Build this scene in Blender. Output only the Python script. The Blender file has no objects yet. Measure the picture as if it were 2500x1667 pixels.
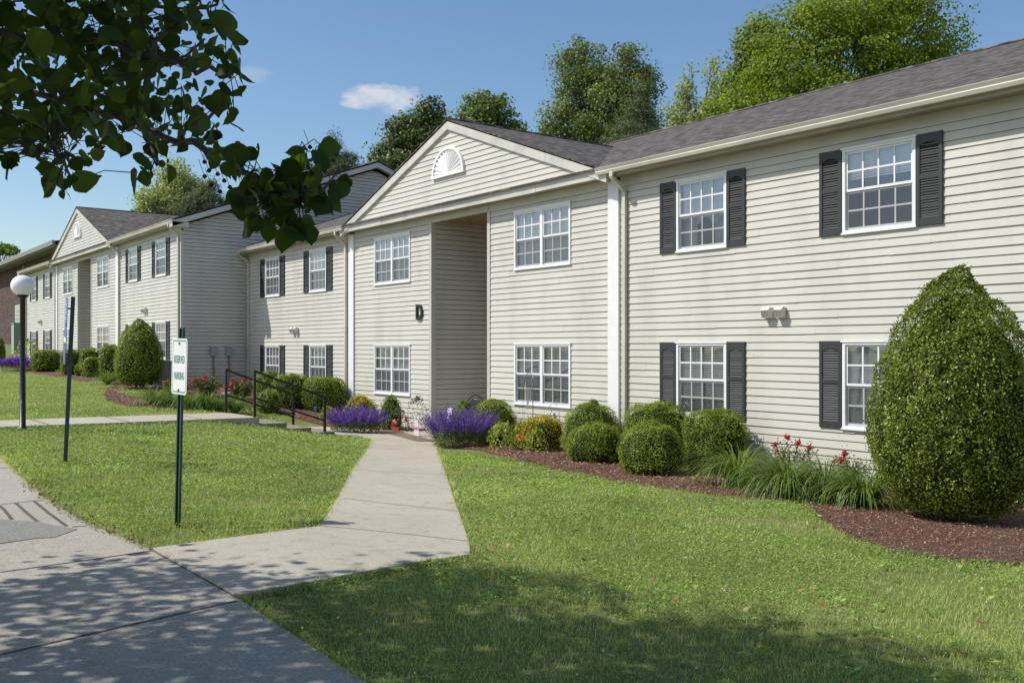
import bpy, math, random
import numpy as np
from mathutils import Vector, Matrix, geometry
from mathutils import noise as mnoise
random.seed(7); RNG = np.random.default_rng(11)
sc = bpy.context.scene
COL = sc.collection
R = math.radians
# ------------------------------------------------------------------ camera model
F = 2330.0; CA, CB = .6027, .7979; CZ = 2.1; HZ = 852.0
nrm = math.hypot(CA, CB); CA /= nrm; CB /= nrm
K = 2500/2352.
def cam2w(r, d): return (r*CA - d*CB, r*CB + d*CA)
def w2cam(x, y): return (x*CA + y*CB, -x*CB + y*CA)
# ------------------------------------------------------------------ terrain heights
GX = np.array([-200,-120,-90,-75,-62,-50,-40,-31,-26,-22,-20.3,-19.6,-17,-12,-6,0,30,120.])
GY = np.array([-60,0,4,7.2,8.1,10,11.5,13,40,160.])
GZ = np.array([
 [1.6,1.6,1.4,1.2,1.0,.85,.75,.70,.62,.60,.58,.565,.52,.46,.45,.45,.40,.4],
 [1.6,1.6,1.4,1.2,1.0,.85,.75,.70,.62,.60,.58,.565,.52,.46,.45,.45,.40,.4],
 [2.2,2.2,1.9,1.5,1.1,.90,.78,.70,.62,.60,.595,.58,.50,.45,.42,.40,.35,.3],
 [2.5,2.5,2.2,1.8,1.22,.94,.83,.78,.65,.575,.57,.48,.34,.28,.30,.33,.32,.3],
 [2.6,2.6,2.3,1.9,1.25,.95,.85,.80,.66,.52,.44,.36,.24,.22,.25,.30,.30,.3],
 [2.7,2.7,2.5,2.1,1.35,1.0,.88,.83,.50,.14,.10,.08,.04,.10,.18,.20,.20,.2],
 [2.7,2.7,2.55,2.2,1.4,1.0,.88,.83,.42,.06,.03,.025,.02,.05,.10,.12,.12,.1],
 [2.8,2.8,2.6,2.3,1.45,1.0,.85,.82,.35,.03,.0,.0,.0,.0,.03,.05,.05,.0],
 [2.8,2.8,2.6,2.3,1.45,1.0,.85,.82,.35,.03,.0,.0,.0,.0,.03,.05,.05,.0],
 [2.8,2.8,2.6,2.3,1.45,1.0,.85,.82,.35,.03,.0,.0,.0,.0,.03,.05,.05,.0]])
def gz(x, y):
    x = np.clip(np.asarray(x, float), GX[0], GX[-1]-1e-6); y = np.clip(np.asarray(y, float), GY[0], GY[-1]-1e-6)
    i = np.clip(np.searchsorted(GX, x, side='right')-1, 0, len(GX)-2); j = np.clip(np.searchsorted(GY, y, side='right')-1, 0, len(GY)-2)
    u = (x-GX[i])/(GX[i+1]-GX[i]); v = (y-GY[j])/(GY[j+1]-GY[j])
    z = (GZ[j,i]*(1-u)+GZ[j,i+1]*u)*(1-v) + (GZ[j+1,i]*(1-u)+GZ[j+1,i+1]*u)*v
    return z + .02*np.sin(x*.9+1.3*np.sin(y*.5))*np.cos(y*.8+.4*x)
def g(x, y): return float(gz(x, y))
def hit(px, py):            # photo pixel (2352-wide) to the ground
    px *= K; py *= K
    D = np.arange(1.5, 160, .02); X = (px-1250)/F*D
    x, y = X*CA-D*CB, X*CB+D*CA; zr = CZ-(py-HZ)/F*D
    below = zr <= gz(x, y); i = int(np.argmax(below)) if below.any() else len(D)-1
    return float(x[i]), float(y[i]), float(D[i])
def atd(px, py, D):         # photo pixel at a known depth
    px *= K; py *= K
    x, y = cam2w((px-1250)/F*D, D); return Vector((x, y, CZ+(HZ-py)/F*D))
# ------------------------------------------------------------------ mesh helpers
def setp(o, label=None, cat=None, group=None, kind=None):
    if label: o['label'] = label
    if cat: o['category'] = cat
    if group: o['group'] = group
    if kind: o['kind'] = kind
    return o
def thing(name, label, cat, loc=(0,0,0), rz=0, group=None):
    o = bpy.data.objects.new(name, None); o.empty_display_size = .2; COL.objects.link(o)
    o.location = loc; o.rotation_euler = (0,0,rz)
    return setp(o, label, cat, group)
def link(name, me, parent=None):
    o = bpy.data.objects.new(name, me); COL.objects.link(o)
    if parent is not None: o.parent = parent
    return o
def npmesh(name, V, quads, mats, parent=None, midx=None, smooth=False):
    """V (n,3); quads list of (m,k) arrays"""
    me = bpy.data.meshes.new(name)
    V = np.ascontiguousarray(V, dtype=np.float32)
    if not isinstance(quads, list): quads = [quads]
    quads = [np.asarray(q, dtype=np.int32) for q in quads if len(q)]
    me.vertices.add(len(V)); me.vertices.foreach_set('co', V.ravel())
    loops = np.concatenate([q.ravel() for q in quads]); tot = np.concatenate([np.full(len(q), q.shape[1], np.int32) for q in quads])
    st = np.concatenate([[0], np.cumsum(tot)[:-1]]).astype(np.int32)
    me.loops.add(len(loops)); me.loops.foreach_set('vertex_index', loops)
    me.polygons.add(len(tot)); me.polygons.foreach_set('loop_start', st)
    me.polygons.foreach_set('loop_total', tot)
    if midx is not None: me.polygons.foreach_set('material_index', np.asarray(midx, np.int32))
    if smooth: me.polygons.foreach_set('use_smooth', np.ones(len(tot), bool))
    me.update(calc_edges=True)
    for m in (mats if isinstance(mats, (list, tuple)) else [mats]): me.materials.append(m)
    return link(name, me, parent)
class MB:
    def __init__(s): s.v = []; s.f = []; s.m = []
    def face(s, pts, m=0):
        i = len(s.v); s.v += [tuple(p) for p in pts]; s.f.append(tuple(range(i, i+len(pts)))); s.m.append(m)
    def box(s, x0, x1, y0, y1, z0, z1, m=0, skip=''):
        i = len(s.v)
        s.v += [(x0,y0,z0),(x1,y0,z0),(x1,y1,z0),(x0,y1,z0),(x0,y0,z1),(x1,y0,z1),(x1,y1,z1),(x0,y1,z1)]
        for k, q in zip('bftlrk', [(3,2,1,0),(0,1,5,4),(4,5,6,7),(3,0,4,7),(1,2,6,5),(2,3,7,6)]):
            if k in skip: continue
            s.f.append(tuple(i+a for a in q)); s.m.append(m)
    def obox(s, c, ax, ay, az, m=0):        # centre, three half axes
        c = Vector(c); ax = Vector(ax); ay = Vector(ay); az = Vector(az); i = len(s.v)
        for k in [(-1,-1,-1),(1,-1,-1),(1,1,-1),(-1,1,-1),(-1,-1,1),(1,-1,1),(1,1,1),(-1,1,1)]:
            s.v.append(tuple(c+ax*k[0]+ay*k[1]+az*k[2]))
        for q in [(3,2,1,0),(0,1,5,4),(4,5,6,7),(3,0,4,7),(1,2,6,5),(2,3,7,6)]:
            s.f.append(tuple(i+a for a in q)); s.m.append(m)
    def bar(s, a, b, w, h=None, m=0, up=(0,0,1)):
        a = Vector(a); b = Vector(b); d = b-a; L = d.length
        if L < 1e-6: return
        d /= L; up = Vector(up)
        if abs(d.dot(up)) > .98: up = Vector((0,1,0))
        sx = d.cross(up).normalized(); sz = sx.cross(d)
        s.obox((a+b)/2, sx*w/2, d*L/2, sz*(h or w)/2, m)
    def tube(s, pts, rad, n=8, m=0, cap=True):
        pts = [Vector(p) for p in pts]; rr = rad if isinstance(rad, (list, tuple)) else [rad]*len(pts)
        i0 = len(s.v); prev = None
        for k, p in enumerate(pts):
            d = (pts[min(k+1, len(pts)-1)]-pts[max(k-1, 0)]).normalized()
            u = Vector((0,0,1)) if abs(d.z) < .9 else Vector((1,0,0))
            if prev is not None: u = prev
            a = d.cross(u).normalized(); b = a.cross(d).normalized(); prev = b
            for j in range(n):
                t = 2*math.pi*j/n; s.v.append(tuple(p+(a*math.cos(t)+b*math.sin(t))*rr[k]))
        for k in range(len(pts)-1):
            for j in range(n):
                q = i0+k*n+j; w = i0+k*n+(j+1) % n
                s.f.append((q, w, w+n, q+n)); s.m.append(m)
        if cap:
            s.f.append(tuple(i0+j for j in range(n))); s.m.append(m)
            e = i0+(len(pts)-1)*n; s.f.append(tuple(e+j for j in reversed(range(n)))); s.m.append(m)
    def lathe(s, c, prof, n=20, m=0):
        i0 = len(s.v)
        for r, z in prof:
            for j in range(n):
                t = 2*math.pi*j/n; s.v.append((c[0]+r*math.cos(t), c[1]+r*math.sin(t), c[2]+z))
        for k in range(len(prof)-1):
            for j in range(n):
                q = i0+k*n+j; w = i0+k*n+(j+1) % n
                s.f.append((q, w, w+n, q+n)); s.m.append(m)
    def prism(s, poly, a, b, axis='y', m=0):    # extrude a 2-D outline between a and b along an axis
        n = len(poly); i = len(s.v)
        for t in (a, b):
            for p in poly:
                s.v.append((p[0], t, p[1]) if axis == 'y' else (t, p[0], p[1]) if axis == 'x' else (p[0], p[1], t))
        s.f.append(tuple(i+k for k in range(n))); s.m.append(m)
        s.f.append(tuple(i+n+k for k in reversed(range(n)))); s.m.append(m)
        for k in range(n):
            l = (k+1) % n; s.f.append((i+l, i+k, i+n+k, i+n+l)); s.m.append(m)
    def build(s, name, mats, parent=None, smooth=False):
        me = bpy.data.meshes.new(name); me.from_pydata(s.v, [], s.f)
        for m in (mats if isinstance(mats, (list, tuple)) else [mats]): me.materials.append(m)
        if any(s.m): me.polygons.foreach_set('material_index', s.m)
        if smooth: me.polygons.foreach_set('use_smooth', [True]*len(s.f))
        me.update()
        return link(name, me, parent)
# ------------------------------------------------------------------ materials
def mat(name):
    m = bpy.data.materials.new(name); m.use_nodes = True; nt = m.node_tree
    b = nt.nodes['Principled BSDF']; return m, nt, b
def N(nt, t, **kw):
    n = nt.nodes.new(t)
    for k, v in kw.items(): setattr(n, k, v)
    return n
def L(nt, a, b): nt.links.new(a, b)
def ramp(nt, fac, stops):
    r = N(nt, 'ShaderNodeValToRGB'); e = r.color_ramp.elements
    while len(e) < len(stops): e.new(.5)
    for i, (p, c) in enumerate(stops):
        e[i].position = p; e[i].color = (*c, 1) if len(c) == 3 else c
    L(nt, fac, r.inputs[0]); return r.outputs[0]
def noise(nt, scale, det=3, vec=None, rough=.55):
    n = N(nt, 'ShaderNodeTexNoise'); n.inputs['Scale'].default_value = scale; n.inputs['Detail'].default_value = det; n.inputs['Roughness'].default_value = rough
    if vec is not None: L(nt, vec, n.inputs['Vector'])
    return n.outputs[0]
def mixc(nt, fac, a, b, mode='MIX'):
    m = N(nt, 'ShaderNodeMix', data_type='RGBA', blend_type=mode)
    for s, v in ((0, fac), (6, a), (7, b)):
        if hasattr(v, 'is_linked') or hasattr(v, 'links'): L(nt, v, m.inputs[s])
        else: m.inputs[s].default_value = v if s == 0 else (*v, 1)
    return m.outputs[2]
def bump(nt, b, h, strength, dist=.01):
    n = N(nt, 'ShaderNodeBump'); n.inputs['Strength'].default_value = strength; n.inputs['Distance'].default_value = dist
    L(nt, h, n.inputs['Height']); L(nt, n.outputs[0], b.inputs['Normal'])
def objc(nt): return N(nt, 'ShaderNodeTexCoord').outputs['Object']
def mapping(nt, vec, scale=(1,1,1), rot=(0,0,0)):
    m = N(nt, 'ShaderNodeMapping'); m.inputs['Scale'].default_value = scale; m.inputs['Rotation'].default_value = rot
    L(nt, vec, m.inputs['Vector']); return m.outputs[0]
def plain(name, col, rough=.5, metal=0, var=.12, vs=6, spec=.5, bmp=0):
    m, nt, b = mat(name); c = objc(nt)
    n = noise(nt, vs, 4, c)
    lo = tuple(x*(1-var) for x in col); hi = tuple(min(1, x*(1+var)) for x in col)
    L(nt, ramp(nt, n, [(.3, lo), (.7, hi)]), b.inputs['Base Color'])
    b.inputs['Roughness'].default_value = rough; b.inputs['Metallic'].default_value = metal
    b.inputs['Specular IOR Level'].default_value = spec
    if bmp: bump(nt, b, noise(nt, vs*12, 3, c), bmp, .003)
    return m
def leafmat(name, cols, rough=.5, trans=.3, patch=None, spec=.4, vary=None):
    m, nt, b = mat(name)
    geo = N(nt, 'ShaderNodeNewGeometry')
    c = ramp(nt, geo.outputs['Random Per Island'], [(i/(len(cols)-1) if len(cols) > 1 else 0, x) for i, x in enumerate(cols)])
    if patch:
        sc_, col, th = patch
        pn = ramp(nt, noise(nt, sc_, 3, geo.outputs['Position']), [(th-.08, (0,0,0)), (th+.08, (1,1,1))])
        c = mixc(nt, pn, c, col)
    if vary:
        c = mixc(nt, 1., c, ramp(nt, noise(nt, vary[0], 4, geo.outputs['Position'], .6), [(.32, (vary[1],)*3), (.68, (vary[2], vary[2], vary[2]*.9))]), 'MULTIPLY')
    L(nt, c, b.inputs['Base Color']); b.inputs['Roughness'].default_value = rough; b.inputs['Specular IOR Level'].default_value = spec
    t = N(nt, 'ShaderNodeBsdfTranslucent'); tc = mixc(nt, 1., c, (1.6, 1.5, .5), 'MULTIPLY'); L(nt, tc, t.inputs[0])
    mx = N(nt, 'ShaderNodeMixShader'); mx.inputs[0].default_value = trans
    L(nt, b.outputs[0], mx.inputs[1]); L(nt, t.outputs[0], mx.inputs[2])
    L(nt, mx.outputs[0], nt.nodes['Material Output'].inputs['Surface'])
    return m
M = {}
# vinyl siding
def siding(name, col):
    m, nt, b = mat(name); c = objc(nt)
    st = noise(nt, 1.0, 5, mapping(nt, c, (1.2, 1.2, .35)), .6)
    a = ramp(nt, st, [(.28, tuple(x*.86 for x in col)), (.5, col), (.75, tuple(min(1, x*1.05) for x in col))])
    al = noise(nt, .55, 4, c)
    z = N(nt, 'ShaderNodeSeparateXYZ'); L(nt, c, z.inputs[0])
    zr = N(nt, 'ShaderNodeMapRange'); zr.inputs[1].default_value = 2.6; zr.inputs[2].default_value = -.2; L(nt, z.outputs[2], zr.inputs[0])
    mm = N(nt, 'ShaderNodeMath', operation='MULTIPLY'); L(nt, zr.outputs[0], mm.inputs[0])
    L(nt, ramp(nt, al, [(.4, (0,0,0)), (.62, (1,1,1))]), mm.inputs[1])
    m2 = N(nt, 'ShaderNodeMath', operation='MULTIPLY'); L(nt, mm.outputs[0], m2.inputs[0]); m2.inputs[1].default_value = .40
    a = mixc(nt, m2.outputs[0], a, (.53, .53, .38))
    L(nt, a, b.inputs['Base Color']); b.inputs['Roughness'].default_value = .45; b.inputs['Specular IOR Level'].default_value = .3
    bump(nt, b, noise(nt, 22, 3, mapping(nt, c, (.12, .12, 1.5))), .25, .004)
    return m
M['siding'] = siding('vinyl_siding', (.595, .573, .518))
M['trim'] = plain('beige_trim', (.54, .52, .47), .4, var=.08, vs=2.5)
M['stained'] = plain('stained_fascia', (.55, .53, .48), .45, var=.16, vs=1.6)
M['white'] = plain('white_vinyl', (.80, .81, .82), .35, var=.03)
M['soffit'] = plain('soffit_panel', (.34, .29, .21), .5, var=.15, vs=1.5)
M['gutter'] = plain('gutter_metal', (.58, .55, .48), .35, var=.10, vs=1.3, spec=.6)
M['shutter'] = plain('charcoal_shutter', (.035, .038, .042), .5, var=.1, vs=3)
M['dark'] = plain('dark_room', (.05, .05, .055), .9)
M['blind'] = plain('blind_slat', (.80, .80, .79), .5, var=.04)
M['curtain'] = plain('sheer_curtain', (.62, .66, .72), .8, var=.1)
M['fan'] = plain('white_fan', (.82, .82, .82), .35, var=.03)
M['black'] = plain('black_paint', (.012, .012, .014), .35, var=.3)
M['letter'] = plain('letter_metal', (.015, .025, .032), .4, var=.2)
M['hood'] = plain('vent_plastic', (.68, .66, .60), .5, var=.08, vs=20)
M['hoodgap'] = plain('vent_gap', (.10, .10, .09), .8)
M['boxgrey'] = plain('meter_grey', (.30, .36, .42), .4, var=.1)
M['pipe'] = plain('conduit_grey', (.16, .17, .20), .5)
M['joint'] = plain('joint_dirt', (.10, .09, .075), .95, var=.4, vs=30)
M['ac'] = plain('cabinet_green', (.22, .30, .26), .5, var=.12, vs=3)
M['board'] = plain('pale_board', (.42, .46, .46), .5, var=.05)
M['redwood'] = plain('soffit_brown', (.30, .17, .10), .7, var=.2)
def glass(name, tint, refl):
    m = bpy.data.materials.new(name); m.use_nodes = True; nt = m.node_tree; nt.nodes.remove(nt.nodes['Principled BSDF'])
    t = N(nt, 'ShaderNodeBsdfTransparent'); t.inputs[0].default_value = (*tint, 1)
    gl = N(nt, 'ShaderNodeBsdfGlossy'); gl.inputs['Roughness'].default_value = .02; gl.inputs[0].default_value = (.95, .97, 1, 1)
    geo = N(nt, 'ShaderNodeNewGeometry'); n = noise(nt, 1.4, 2, geo.outputs['Position'])
    bn = N(nt, 'ShaderNodeBump'); bn.inputs['Strength'].default_value = .10; bn.inputs['Distance'].default_value = .02; L(nt, n, bn.inputs['Height']); L(nt, bn.outputs[0], gl.inputs['Normal'])
    lw = N(nt, 'ShaderNodeLayerWeight'); lw.inputs[0].default_value = .35
    mr = N(nt, 'ShaderNodeMapRange'); mr.inputs[3].default_value = refl; mr.inputs[4].default_value = .9; L(nt, lw.outputs[0], mr.inputs[0])
    mx = N(nt, 'ShaderNodeMixShader'); L(nt, mr.outputs[0], mx.inputs[0]); L(nt, t.outputs[0], mx.inputs[1]); L(nt, gl.outputs[0], mx.inputs[2])
    L(nt, mx.outputs[0], nt.nodes['Material Output'].inputs[0]); return m
M['glass'] = glass('window_glass', (.93, .95, .97), .15)
def screenm():
    m, nt, b = mat('insect_screen'); b.inputs['Base Color'].default_value = (.035, .04, .045, 1); b.inputs['Roughness'].default_value = .7
    t = N(nt, 'ShaderNodeBsdfTransparent'); mx = N(nt, 'ShaderNodeMixShader'); mx.inputs[0].default_value = .27
    L(nt, t.outputs[0], mx.inputs[1]); L(nt, b.outputs[0], mx.inputs[2]); L(nt, mx.outputs[0], nt.nodes['Material Output'].inputs[0]); return m
M['screen'] = screenm()
def shingles():
    m, nt, b = mat('asphalt_shingles'); uv = N(nt, 'ShaderNodeUVMap').outputs[0]
    br = N(nt, 'ShaderNodeTexBrick'); br.offset = .37; br.squash = 1
    for k, v in (('Scale', 1.), ('Mortar Size', .006), ('Mortar Smooth', .3), ('Brick Width', .30), ('Row Height', .14), ('Bias', 0.)): br.inputs[k].default_value = v
    br.inputs['Color1'].default_value = (.014, .011, .009, 1); br.inputs['Color2'].default_value = (.15, .125, .105, 1); br.inputs['Mortar'].default_value = (.03, .028, .026, 1)
    L(nt, uv, br.inputs['Vector'])
    n1 = noise(nt, 3.2, 6, mapping(nt, uv, (1, 3.2, 1)), .7)
    c = mixc(nt, .55, br.outputs[0], ramp(nt, n1, [(.41, (.007, .006, .005)), (.5, (.050, .043, .038)), (.59, (.29, .255, .225))]))
    L(nt, c, b.inputs['Base Color']); b.inputs['Roughness'].default_value = .85
    bump(nt, b, mixc(nt, .5, br.outputs[0], n1), .9, .03); return m
M['roof'] = shingles()
def brick():
    m, nt, b = mat('red_brick'); c = mapping(nt, objc(nt), (1,1,1), (R(90),0,0))
    br = N(nt, 'ShaderNodeTexBrick')
    for k, v in (('Scale', 1.), ('Mortar Size', .012), ('Brick Width', .55), ('Row Height', .17)): br.inputs[k].default_value = v
    br.inputs['Color1'].default_value = (.14, .060, .046, 1); br.inputs['Color2'].default_value = (.022, .018, .022, 1); br.inputs['Mortar'].default_value = (.12, .08, .07, 1)
    L(nt, c, br.inputs['Vector'])
    L(nt, mixc(nt, .18, br.outputs[0], ramp(nt, noise(nt, .8, 4, c), [(.3, (.05, .035, .035)), (.7, (.17, .09, .07))])), b.inputs['Base Color'])
    b.inputs['Roughness'].default_value = .9; return m
M['brick'] = brick()
def concrete(name, base, rough_agg=0.):
    m, nt, b = mat(name); geo = N(nt, 'ShaderNodeNewGeometry').outputs['Position']
    n1 = noise(nt, .9, 6, geo, .6); n2 = noise(nt, 55, 4, geo, .7); n3 = noise(nt, 7, 5, geo, .65)
    c = ramp(nt, n1, [(.3, tuple(x*.84 for x in base)), (.7, tuple(x*1.07 for x in base))])
    c = mixc(nt, .35+rough_agg*.3, c, ramp(nt, n2, [(.3, tuple(x*.45 for x in base)), (.52, base), (.72, tuple(min(1, x*1.45) for x in base))]))
    c = mixc(nt, ramp(nt, n3, [(.52, (0,0,0)), (.74, (.5,.5,.5))]), c, (.22, .20, .16))
    v = N(nt, 'ShaderNodeTexVoronoi', feature='DISTANCE_TO_EDGE'); v.inputs['Scale'].default_value = .45
    dn = N(nt, 'ShaderNodeVectorMath', operation='ADD'); nn = N(nt, 'ShaderNodeTexNoise'); nn.inputs['Scale'].default_value = 1.8; nn.inputs['Detail'].default_value = 5; L(nt, geo, nn.inputs['Vector'])
    sc2 = N(nt, 'ShaderNodeVectorMath', operation='SCALE'); sc2.inputs['Scale'].default_value = .9; L(nt, nn.outputs[1], sc2.inputs[0])
    L(nt, geo, dn.inputs[0]); L(nt, sc2.outputs[0], dn.inputs[1]); L(nt, dn.outputs[0], v.inputs['Vector'])
    crack = ramp(nt, v.outputs[0], [(.0, (.55,.55,.55)), (.006, (0,0,0))])
    cm = N(nt, 'ShaderNodeMath', operation='MULTIPLY'); L(nt, crack, cm.inputs[0]); L(nt, ramp(nt, noise(nt, .5, 2, geo), [(.52, (0,0,0)), (.6, (1,1,1))]), cm.inputs[1])
    c = mixc(nt, cm.outputs[0], c, (.10, .09, .08))
    L(nt, c, b.inputs['Base Color']); b.inputs['Roughness'].default_value = .9; b.inputs['Specular IOR Level'].default_value = .25
    bump(nt, b, n2, .35+rough_agg*.5, .006); return m
M['concrete'] = concrete('concrete', (.46, .42, .34))
M['concrete2'] = concrete('drive_concrete', (.41, .375, .315), 1.)
M['concrete_dark'] = concrete('darker_concrete', (.27, .245, .20), .6)  # darker concrete tone, used for the steps
M['gravel'] = concrete('worn_aggregate', (.27, .26, .24), 1.8)
def soil():
    m, nt, b = mat('turf_soil'); geo = N(nt, 'ShaderNodeNewGeometry').outputs['Position']
    c = ramp(nt, noise(nt, .7, 6, geo), [(.3, (.13, .17, .05)), (.5, (.19, .22, .08)), (.7, (.28, .27, .13))])
    c = mixc(nt, .5, c, ramp(nt, noise(nt, 28, 4, geo, .7), [(.3, (.045, .065, .018)), (.7, (.26, .31, .09))]))
    L(nt, c, b.inputs['Base Color']); b.inputs['Roughness'].default_value = .95; b.inputs['Specular IOR Level'].default_value = .1
    bump(nt, b, noise(nt, 28, 4, geo, .7), .8, .03); return m
M['soil'] = soil()
def mulchm():
    m, nt, b = mat('mulch_base'); geo = N(nt, 'ShaderNodeNewGeometry').outputs['Position']
    c = ramp(nt, noise(nt, 40, 4, mapping(nt, geo, (1, 2.2, 1), (0,0,.5)), .75), [(.3, (.04, .018, .012)), (.5, (.13, .058, .038)), (.68, (.28, .15, .10))])
    c = mixc(nt, ramp(nt, noise(nt, .8, 3, geo), [(.4, (0,0,0)), (.7, (.4,.4,.4))]), c, (.15, .10, .08))
    L(nt, c, b.inputs['Base Color']); b.inputs['Roughness'].default_value = .95
    bump(nt, b, noise(nt, 45, 4, geo, .7), 1., .03); return m
M['mulch'] = mulchm()
M['chip'] = leafmat('mulch_chips', [(.07,.030,.019), (.18,.080,.050), (.28,.14,.088), (.48,.33,.22)], .9, .0)
M['grass'] = leafmat('grass_blades', [(.17,.24,.06), (.30,.38,.115), (.43,.51,.19), (.64,.65,.36)], .6, .38, (.8, (.50,.50,.26), .62), spec=.2, vary=(.45, .72, 1.22))
M['clover'] = leafmat('clover_leaves', [(.11,.20,.035), (.23,.36,.085), (.40,.52,.17)], .55, .35, spec=.25, vary=(.9, .70, 1.25))
M['petalw'] = plain('clover_white', (.72, .72, .64), .7)
M['box'] = leafmat('boxwood_leaves', [(.11,.18,.018), (.20,.28,.03), (.30,.38,.05), (.38,.45,.085)], .45, .30, (2.2, (.13,.19,.025), .60), spec=.3, vary=(5, .6, 1.15))
M['holly'] = leafmat('holly_leaves', [(.070,.115,.012), (.13,.19,.02), (.22,.28,.035), (.31,.36,.06)], .38, .28, (3.5, (.16,.16,.04), .64), spec=.35, vary=(3.5, .6, 1.3))
M['yellow'] = leafmat('golden_leaves', [(.22,.22,.02), (.42,.36,.025), (.60,.48,.03), (.42,.25,.03)], .5, .25, (5, (.10,.14,.02), .60))
M['lime'] = leafmat('lime_leaves', [(.19,.26,.035), (.30,.38,.06), (.40,.46,.10)], .5, .3)
M['rose'] = leafmat('rose_leaves', [(.06,.09,.025), (.10,.14,.04), (.15,.19,.06), (.22,.09,.05)], .45, .2)
M['salvialeaf'] = leafmat('salvia_leaves', [(.08,.12,.045), (.13,.18,.07), (.19,.25,.11)], .6, .2)
M['purple'] = leafmat('salvia_petals', [(.11,.03,.48), (.20,.06,.72), (.32,.14,.85)], .6, .25)
M['lily'] = leafmat('lily_leaves', [(.07,.13,.025), (.13,.21,.04), (.21,.31,.07)], .4, .35)
M['red'] = leafmat('rose_petals', [(.55,.012,.05), (.65,.02,.08), (.42,.01,.03)], .6, .2)
M['core'] = plain('dark_inner_core', (.030, .040, .010), .95, var=.5, vs=14, spec=.1)  # dark green for the solid core added to block views through shrubs
M['twig'] = plain('twigs', (.035, .030, .018), .9, var=.4, vs=12)
M['bark'] = plain('bark', (.10, .085, .065), .9, var=.35, vs=9, bmp=.5)
M['maple'] = leafmat('maple_leaves', [(.12,.20,.015), (.20,.30,.025), (.26,.35,.04), (.33,.41,.06)], .6, .42, vary=(.7, .55, 1.1))
M['poplar'] = leafmat('poplar_leaves', [(.09,.145,.04), (.16,.22,.06), (.26,.33,.12)], .5, .35, vary=(.8, .6, 1.3))
M['pine'] = leafmat('pine_needles', [(.07,.10,.045), (.11,.15,.06), (.15,.19,.08)], .6, .2)
M['birch'] = leafmat('pale_leaves', [(.22,.28,.10), (.32,.38,.16), (.42,.47,.22)], .5, .35)
M['pear'] = leafmat('pear_leaves', [(.020,.048,.006), (.032,.070,.008), (.055,.105,.014), (.085,.14,.02)], .45, .38, spec=.2, vary=(2., .6, 1.3))
# ------------------------------------------------------------------ polygons and draped sheets
def inpoly(poly, X, Y):
    X = np.asarray(X); Y = np.asarray(Y); r = np.zeros(X.shape, bool); n = len(poly)
    for i in range(n):
        x1, y1 = poly[i][:2]; x2, y2 = poly[(i+1) % n][:2]
        if y1 == y2: continue
        c = ((y1 > Y) != (y2 > Y)) & (X < (x2-x1)*(Y-y1)/(y2-y1)+x1)
        r ^= c
    return r
def densify(poly, st, closed=True):
    out = []; n = len(poly)
    for i in range(n if closed else n-1):
        a = poly[i]; b = poly[(i+1) % n]; l = math.dist(a[:2], b[:2]); k = max(1, int(l/st))
        for t in range(k): out.append((a[0]+(b[0]-a[0])*t/k, a[1]+(b[1]-a[1])*t/k))
    if not closed: out.append(tuple(poly[-1][:2]))
    return out
def sheet(mb, poly, h, st=.6, skirt=.12, m=0, zf=None):
    zf = zf or g
    b = densify(poly, st); pts = [Vector(p) for p in b]; nb = len(b)
    xs = [p[0] for p in b]; ys = [p[1] for p in b]
    gx = np.arange(min(xs)+st*.5, max(xs), st); gy = np.arange(min(ys)+st*.5, max(ys), st)
    if len(gx)*len(gy):
        GXX, GYY = np.meshgrid(gx, gy); k = inpoly(poly, GXX, GYY)
        pts += [Vector((float(a), float(c))) for a, c in zip(GXX[k], GYY[k])]
    r = geometry.delaunay_2d_cdt(pts, [(i, (i+1) % nb) for i in range(nb)], [], 1, 1e-4)
    i0 = len(mb.v); mb.v += [(v.x, v.y, zf(v.x, v.y)+h) for v in r[0]]
    for f in r[2]:
        cx = sum(r[0][i].x for i in f)/len(f); cy = sum(r[0][i].y for i in f)/len(f)
        if not inpoly(poly, np.array([cx]), np.array([cy]))[0]: continue
        a, b2, c = [r[0][i] for i in f[:3]]
        if (b2-a).cross(c-a) < 0: f = f[::-1]
        mb.f.append(tuple(i0+i for i in f)); mb.m.append(m)
    if skirt:
        for i in range(nb):
            p, q = b[i], b[(i+1) % nb]
            z1 = zf(*p)+h; z2 = zf(*q)+h
            mb.face([(p[0],p[1],z1-skirt), (q[0],q[1],z2-skirt), (q[0],q[1],z2), (p[0],p[1],z1)], m)
def strip(mb, pts, w, h, m=1):
    pts = densify(pts, .25, False)
    for i in range(len(pts)-1):
        a = Vector(pts[i]); b = Vector(pts[i+1]); d = (b-a); n = Vector((-d.y, d.x)).normalized()*w/2
        q = [a-n, b-n, b+n, a+n]
        mb.face([(p.x, p.y, g(p.x, p.y)+h) for p in q], m)
def zS(x, y): return float(np.interp(y, [-6,4,7.2,8.4], [.61,.60,.575,.565]))
def H(*pts): return [hit(*p)[:2] for p in pts]
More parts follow.
